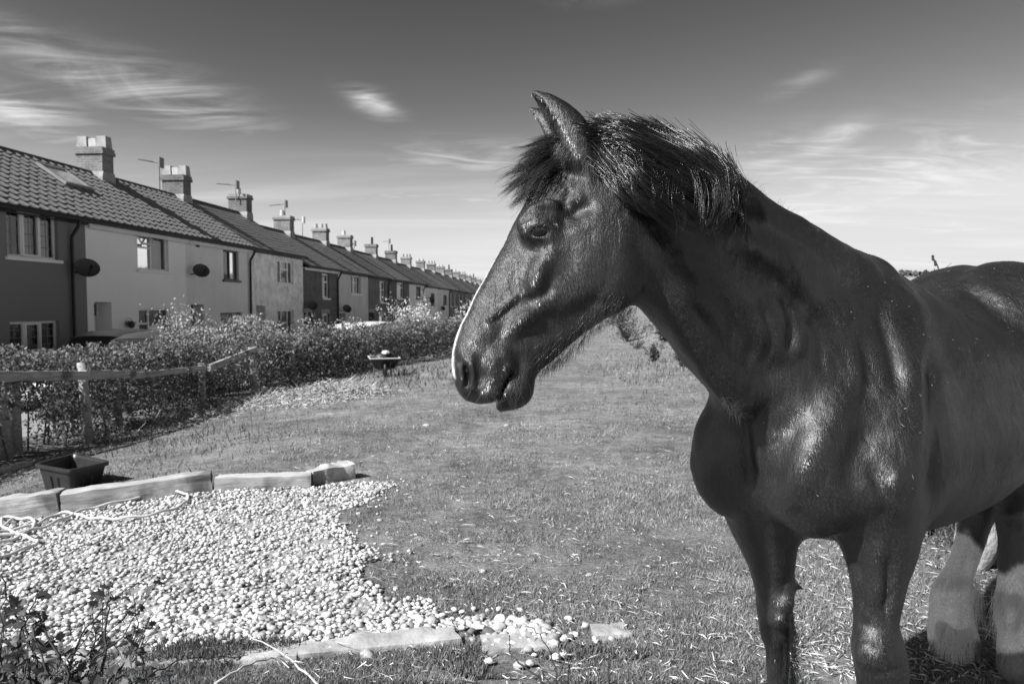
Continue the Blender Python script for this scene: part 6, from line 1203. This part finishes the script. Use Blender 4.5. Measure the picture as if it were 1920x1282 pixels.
# ---------------- hair
ZB = 5.0; ZW, ZH = int(1920/ZB)+2, int(1282/ZB)+2
zbuf = np.full((ZH, ZW), 99.0); _ok = (vx > 0) & (vx < 1920) & (vy > 0) & (vy < 1282)
_px, _py, _pd = proj(HV); np.minimum.at(zbuf, (np.clip(_py[_ok]/ZB, 0, ZH-1).astype(int), np.clip(_px[_ok]/ZB, 0, ZW-1).astype(int)), _pd[_ok])
def surf(x, y, default):                                  # depth of the skin at a photograph pixel
    i = np.clip((np.asarray(y)/ZB).astype(int), 1, ZH-2); j = np.clip((np.asarray(x)/ZB).astype(int), 1, ZW-2)
    st = np.stack([zbuf[i+a, j+b] for a in (-1, 0, 1) for b in (-1, 0, 1)]); st = np.where(st > 50, np.nan, st)
    with np.errstate(all='ignore'):
        import warnings; warnings.simplefilter('ignore'); r = np.nanmedian(st, 0)
    return np.where(np.isnan(r), default, r)
def pxa(x, y, d):
    x, y, d = np.broadcast_arrays(np.asarray(x, float), np.asarray(y, float), np.asarray(d, float))
    return CAMP+d[..., None]*(FW+RT*((x-CX)/F_PX)[..., None]-UPV*((y-CY)/F_PX)[..., None])
def strands(name, paths, rad, m, parent, taper=0.15):     # paths (N,K,3): thin three-sided hairs
    paths = np.asarray(paths, float); n, K, _ = paths.shape; rad = np.broadcast_to(np.asarray(rad, float), (n,))
    T = np.gradient(paths, axis=1); T /= np.linalg.norm(T, axis=2)[..., None]+1e-12
    ref = np.array([0.3, 0.2, 0.93]); A = np.cross(T, ref); A /= np.linalg.norm(A, axis=2)[..., None]+1e-9; Bn = np.cross(T, A)
    r = rad[:, None]*(1-(1-taper)*np.linspace(0, 1, K)[None]**1.8)
    vs = np.stack([paths+r[..., None]*(A*math.cos(t)+Bn*math.sin(t)) for t in (0, 2.0944, 4.18879)], 2)     # N,K,3,3
    idx = np.arange(n*K*3).reshape(n, K, 3)
    fs = np.concatenate([np.stack([idx[:, :-1, a], idx[:, :-1, (a+1) % 3], idx[:, 1:, (a+1) % 3], idx[:, 1:, a]], -1).reshape(-1, 4) for a in range(3)])
    o = link(name, newmesh(name, local(vs.reshape(-1, 3)), fs, m, True), parent); o['kind'] = 'stuff'; return o
def guide_hair(guides, n_clump, per, K=12, spread=(9, 5), lift=(0.006, 0.04), rng=RNG, default=lambda x, y: 1.85, wave=2.0, base_depth=None, curl=0.0, lenvar=0.35, flyaway=0.05):
    Gd = [catmull(g, 8) for g in guides]; Gd = [np.stack([np.interp(np.linspace(0, 1, K), np.linspace(0, 1, len(g)), g[:, c]) for c in (0, 1)], 1) for g in Gd]; Gd = np.array(Gd)
    out = []
    for _ in range(n_clump):
        u = rng.uniform(0, len(guides)-1); i = int(u); f = u-i
        c = Gd[i]*(1-f)+Gd[min(i+1, len(guides)-1)]*f
        t = np.linspace(0, 1, K); c = c+np.stack([np.sin(t*rng.uniform(3, 8)+rng.uniform(0, 6))*wave*t*2, np.sin(t*rng.uniform(3, 8)+rng.uniform(0, 6))*wave*t*2], 1)+rng.normal(0, 1, 2)*np.array([spread[0]*.6, spread[1]*.6])
        L0 = rng.uniform(1-lenvar, 1.05); lf = rng.uniform(*lift)
        for k in range(per):
            wild = rng.random() < flyaway
            L1 = L0*rng.uniform(0.8, 1.05)*(1.1 if wild else 1)
            tt = np.clip(t*L1, 0, 1.1); p = np.stack([np.interp(tt, t, c[:, a]) for a in (0, 1)], 1)
            if L1 > 1: p[-1] += (p[-1]-p[-2])*(L1-1)*K
            o = rng.normal(0, 1, 2)*spread; conv = 1-0.86*np.sin(np.clip(t, 0, 1)*np.pi/2)**0.8
            p = p+o[None]*conv[:, None]+rng.normal(0, 0.6, 2)[None]*t[:, None]*3+(rng.normal(0, 9, 2)[None]*(t**2)[:, None] if wild else 0)
            out.append((p, lf*rng.uniform(0.6, 1.3)*(1.5 if wild else 1)))
    P = np.array([q[0] for q in out]); lf = np.array([q[1] for q in out]); t = np.linspace(0, 1, K)[None]
    if base_depth is not None: D = base_depth(P[..., 0], P[..., 1])+rng.normal(0, 0.025, len(P))[:, None]*np.ones_like(t)-lf[:, None]*np.sin(np.clip(t*2, 0, 1)*np.pi/2)
    else:
        D = surf(P[..., 0], P[..., 1], default(P[..., 0], P[..., 1]))
        for _ in range(3): D[:, 1:-1] = (D[:, :-2]+2*D[:, 1:-1]+D[:, 2:])/4
        D = D-lf[:, None]*np.sin(np.clip(t*1.5+.1, 0, 1)*np.pi/2)
    return pxa(P[..., 0], P[..., 1], D)
crest = lambda x, y: 1.79+np.clip((x-1075)/320, -0.2, 1.2)*0.135
MG = [[(1118, 242), (1150, 238), (1210, 247), (1275, 268), (1335, 302)], [(1126, 247), (1170, 255), (1235, 277), (1305, 312), (1352, 348)], [(1136, 256), (1185, 278), (1245, 312), (1305, 350), (1350, 392)],
      [(1142, 268), (1180, 303), (1225, 345), (1285, 385), (1325, 412)], [(1144, 282), (1172, 324), (1205, 368), (1255, 400), (1300, 425)], [(1140, 294), (1158, 337), (1185, 375), (1225, 400), (1262, 422)]]
MG2 = [[(1180, 245), (1250, 275), (1310, 315), (1352, 365), (1352, 412), (1330, 440)], [(1240, 257), (1305, 290), (1352, 330), (1366, 372), (1352, 412), (1325, 432)], [(1300, 282), (1345, 308), (1370, 342), (1374, 380), (1360, 410)], [(1345, 308), (1368, 330), (1380, 362), (1376, 395)]]
MG3 = [[(1362, 335), (1382, 385), (1388, 430), (1388, 470)], [(1372, 342), (1392, 390), (1402, 430), (1412, 465)]]
P1 = guide_hair(MG, 80, 30, 14, spread=(13, 12), lift=(0.008, 0.060), default=crest, wave=6, lenvar=.5, flyaway=.10)
P2 = guide_hair(MG2, 52, 28, 14, spread=(17, 13), lift=(0.012, 0.065), default=crest, wave=6, lenvar=.4, flyaway=.10)
MG4 = [[(1150, 270), (1160, 320), (1172, 372), (1190, 405)], [(1200, 262), (1212, 320), (1222, 375), (1240, 415)], [(1255, 280), (1280, 335), (1278, 390), (1262, 425)], [(1310, 300), (1335, 350), (1325, 405), (1300, 440)]]
P4 = guide_hair(MG4, 26, 20, 14, spread=(14, 9), lift=(0.02, 0.06), default=crest, wave=8, lenvar=.5, flyaway=.15)
P3 = guide_hair(MG3, 10, 12, 14, spread=(5, 4), lift=(0.006, 0.02), default=crest, wave=4)
mane = strands('mane', np.concatenate([P1, P2, P3, P4]), RNG.uniform(.0004, .0009, len(P1)+len(P2)+len(P3)+len(P4)), m_hair, horse)
strands('mane', np.concatenate([guide_hair(MG2, 26, 14, 14, spread=(10, 8), lift=(0.03, 0.065), default=crest, wave=6), guide_hair(MG, 28, 10, 14, spread=(10, 8), lift=(0.03, 0.06), default=crest, wave=6)]), .0005, m_hairb, horse)  # paler strands laid on top: highlight streaks painted into the mane's colour
FG = [[(1078, 258), (1035, 262), (1000, 266), (972, 272)], [(1076, 265), (1030, 280), (988, 300), (952, 322)], [(1072, 275), (1026, 298), (980, 328), (944, 350)], [(1070, 283), (1022, 315), (980, 350), (948, 382)],
      [(1067, 290), (1022, 328), (990, 360), (962, 398)], [(1063, 296), (1032, 330), (1006, 362), (985, 388)]]
PF = guide_hair(FG, 90, 22, 12, spread=(9, 9), lift=(-0.02, 0.07), base_depth=lambda x, y: 1.80-0.105*(((x-1150)*-0.537+(y-330)*0.844)/456), wave=3, flyaway=.12)
strands('forelock', PF, RNG.uniform(.0003, .00065, len(PF)), m_hair, horse)
# short roached mane along the withers
def fringe(name, line, n, length, dirn, depth, rad, m, jit=0.35, K=6, droop=0.3, spread=6):
    Lp = catmull(line, 10); u = RNG.uniform(0, len(Lp)-1.001, n); i = u.astype(int); f = (u-i)[:, None]
    R0 = Lp[i]*(1-f)+Lp[i+1]*f+RNG.normal(0, 1, (n, 2))*spread*.4
    ln = RNG.uniform(length[0], length[1], n)[:, None]; ang = RNG.normal(0, jit, n); c, s = np.cos(ang), np.sin(ang); d = np.asarray(dirn, float)
    dd = np.stack([d[0]*c-d[1]*s, d[0]*s+d[1]*c], 1); t = np.linspace(0, 1, K)
    P = R0[:, None]+dd[:, None]*ln[:, None]*t[None, :, None]; P[..., 1] += droop*ln*(t**2)[None]; 
    D = depth(P[..., :1, 0], P[..., :1, 1])*np.ones((1, K))+RNG.normal(0, .004, n)[:, None]
    return pxa(P[..., 0], P[..., 1], D)
def sdep(x, y): return surf(x, y, 1.9)
cdep = lambda x, y: 1.93+np.clip((x-1395)/140, 0, 1.4)*0.13+0*y
PR = np.concatenate([fringe('', [(1385, 352), (1430, 388), (1480, 424), (1540, 462)], 1800, (10, 30), (.45, -.9), cdep, 0, None, spread=5),
                     fringe('', [(1385, 348), (1440, 388), (1500, 428)], 40, (25, 55), (.15, -1), cdep, 0, None, jit=.35, spread=3),
                     fringe('', [(1085, 240), (1180, 240), (1260, 262), (1340, 305), (1385, 345)], 160, (12, 36), (.9, -.35), crest, 0, None, jit=.3)])
strands('mane', PR, .00035, m_hair, horse)
JL = [(1003, 702), (1030, 692), (1058, 673), (1093, 638), (1129, 608), (1164, 588), (1190, 580)]
jd = lambda x, y: surf(x, y-8, 1.74)
PB = np.concatenate([fringe('', [(p[0]+2, p[1]-6) for p in JL], 650, (8, 26), (-.3, .95), jd, 0, None, jit=.3, spread=12, droop=.1), fringe('', [(p[0]+3, p[1]-28) for p in JL[:-1]], 520, (10, 30), (-.35, .95), lambda x, y: surf(x, y, 1.72)-.004, 0, None, jit=.3, spread=26, droop=.1)])
strands('beard', PB, .0003, m_hair, horse)
PW = np.concatenate([fringe('', [(945, 735), (965, 742), (985, 735)], 26, (22, 46), (.25, 1), lambda x, y: surf(x, y, 1.68)-.002, 0, None, jit=.45, spread=22, droop=.05), fringe('', [(862, 640), (857, 665), (862, 690)], 14, (8, 18), (-1, -.1), lambda x, y: surf(x+6, y, 1.68), 0, None, jit=.6, spread=6, droop=-.3),
                     fringe('', [(885, 720), (900, 735), (925, 740)], 14, (16, 34), (-.1, 1), lambda x, y: surf(x, y, 1.66)-.002, 0, None, jit=.6, spread=14, droop=0)])
strands('whisker', PW, .00028, m_hairb, horse)
PL = fringe('', [(990, 425), (1008, 419), (1030, 424)], 34, (14, 22), (-.25, .9), lambda x, y: surf(x, y, 1.65)-.006, 0, None, jit=.25, spread=3, droop=-.1)
PL2 = fringe('', [(1002, 452), (1020, 455), (1034, 448)], 20, (8, 14), (.2, .9), lambda x, y: surf(x, y, 1.65)-.004, 0, None, jit=.3, spread=3)
strands('eyelash', np.concatenate([PL, PL2]), .0003, m_hair, horse)
PE = np.concatenate([fringe('', [(1040, 262), (1052, 278), (1065, 296)], 130, (12, 30), (-.45, .85), lambda x, y: surf(x, y, 1.72)-.003, 0, None, jit=.35, spread=10), fringe('', [(1016, 205), (1032, 235), (1046, 262)], 110, (8, 16), (.2, 1), lambda x, y: surf(x, y, 1.72)-.002, 0, None, jit=.4, spread=5),
                     fringe('', [(1098, 300), (1110, 310), (1128, 305)], 120, (14, 34), (.1, 1), lambda x, y: surf(x, y, 1.74)-.004, 0, None, jit=.5, spread=12)])
strands('ear_hair', PE, .00035, m_hairb, horse)
PC = fringe('', [(1350, 745), (1372, 765), (1392, 780)], 150, (8, 20), (.75, .5), lambda x, y: surf(x, y, 1.95)-.004, 0, None, jit=.7, spread=12)
strands('breast_swirl', PC, .00035, m_hairb, horse)
PG = fringe('', [(1484, 1150), (1484, 1200), (1482, 1250), (1480, 1300)], 420, (25, 75), (.28, 1), lambda x, y: surf(x-8, y, 2.24), 0, None, jit=.14, spread=5, droop=.1)
strands('feather', PG, .0004, m_hair, horse)
PH = np.concatenate([fringe('', [(1755, 1085), (1790, 1090), (1830, 1090), (1825, 1140)], 380, (25, 60), (.0, 1), lambda x, y: surf(x, y, 2.95)-.006, 0, None, jit=.22, spread=16), fringe('', [(1760, 1165), (1790, 1185), (1822, 1180)], 700, (24, 52), (-.05, 1), lambda x, y: surf(x, y, 2.93)-.008, 0, None, jit=.22, spread=10),
                     fringe('', [(1868, 1110), (1890, 1120), (1915, 1125), (1905, 1175)], 700, (30, 75), (.1, 1), lambda x, y: surf(x, y, 2.8)-.006, 0, None, jit=.25, spread=14)])
strands('feather', PH, .0006, m_hairw, horse)
# tail: hangs behind the hocks
n = 420; t = np.linspace(0, 1, 10)[None]; r0 = np.array([B(1.60, 0, 1.33)]); o = RNG.normal(0, 1, (n, 3))*[.03, .03, .03]; e = RNG.normal(0, 1, (n, 3))*[.075, .06, .08]
PT = r0+o[:, None]*(1-t[..., None])+e[:, None]*t[..., None]+np.array([0, 0, -1.0])*(t*RNG.uniform(.7, .98, n)[:, None])[..., None]+(-BF*0.10)*np.sin(t*3.0)[..., None]
strands('tail', PT, .0009, m_hair, horse)
# fine coat hairs that catch the light
tri = np.vstack([HF[:, [0, 1, 2]], HF[:, [0, 2, 3]]]); cen = HV[tri].mean(1); nr = np.cross(HV[tri[:, 1]]-HV[tri[:, 0]], HV[tri[:, 2]]-HV[tri[:, 0]]); area = np.linalg.norm(nr, axis=1)/2; nr /= (2*area+1e-12)[:, None]
view = (cen-CAMP)/np.linalg.norm(cen-CAMP, axis=1)[:, None]; fc = -np.sum(nr*view, 1); cx_, cy_, cd_ = proj(cen)
face = (cx_ < 1240) & (cd_ < 1.95); okf = (fc > -0.1) & (cx_ > 840) & (cx_ < 1930) & (cy_ < 1290) & (np.hypot(cx_-1010, cy_-436) > 26) & (np.hypot(cx_-880, cy_-705) > 34)
wgt = area*np.where(face, 3.2, 1.0)*okf*np.where(white[tri[:, 0]] > 0, .6, 1); wgt /= wgt.sum(); NF = 210000
pick = RNG.choice(len(tri), NF, p=wgt); bc = RNG.dirichlet((1, 1, 1), NF); P0 = (HV[tri[pick]]*bc[..., None]).sum(1); Nn = nr[pick]
flow = np.where(face[pick][:, None], np.array([0.30, 0.10, -0.95]), np.array([0.50, 0.35, -0.80]))+RNG.normal(0, .13, (NF, 3))
flow = flow-Nn*np.sum(flow*Nn, 1)[:, None]; flow /= np.linalg.norm(flow, axis=1)[:, None]+1e-9
side = np.cross(flow, Nn); jl = np.clip((np.hypot(cx_[pick]-1150, cy_[pick]-560) < 130)*0.004, 0, 1)
ln = RNG.uniform(.006, .013, NF)+jl; wd = np.where(face[pick], .00030, .00046)
tip = P0+flow*ln[:, None]+Nn*(ln*RNG.uniform(.06, .26, NF))[:, None]
vs = np.stack([P0-side*wd[:, None]-Nn*.001, P0+side*wd[:, None]-Nn*.001, tip], 1)
wv = (white[tri[pick, 0]] > 0) & (cx_[pick] < 1200); dk = white[tri[pick, 0]] == 0
link('coat_hair', newmesh('coat_hair', local(vs[dk].reshape(-1, 3)), np.arange(dk.sum()*3).reshape(-1, 3), m_fuzz), horse)['kind'] = 'stuff'
link('white_coat_hair', newmesh('white_coat_hair', local(vs[wv].reshape(-1, 3)), np.arange(wv.sum()*3).reshape(-1, 3), m_hairw), horse)['kind'] = 'stuff'
# pale flecks of dust and hay caught in the coat
NFK = 190
sel = RNG.choice(len(tri), NFK, p=(lambda w: w/w.sum())(area*okf*(~face)*(cx_ > 1380)*(1+2.5*(cx_ > 1560))*(cy_ < 960)*(white[tri[:, 0]] == 0)))
Pf = cen[sel]+nr[sel]*.0035; fd = np.array([0.55, 0.35, -0.75])+RNG.normal(0, .5, (NFK, 3)); fd -= nr[sel]*np.sum(fd*nr[sel], 1)[:, None]; fd /= np.linalg.norm(fd, axis=1)[:, None]; fs_ = np.cross(fd, nr[sel]); fl = (RNG.gamma(2, .0009, NFK)+.001)[:, None]; fw = (.0004+.0005*RNG.random(NFK))[:, None]
link('dust_fleck', newmesh('dust_fleck', local(np.stack([Pf-fd*fl, Pf+fs_*fw, Pf+fd*fl, Pf-fs_*fw], 1).reshape(-1, 3)), np.arange(NFK*4).reshape(-1, 4), mat('hay_fleck', .45, .8, .2)), horse)['kind'] = 'stuff'
print('horse done', round(time.time()-T00, 1))
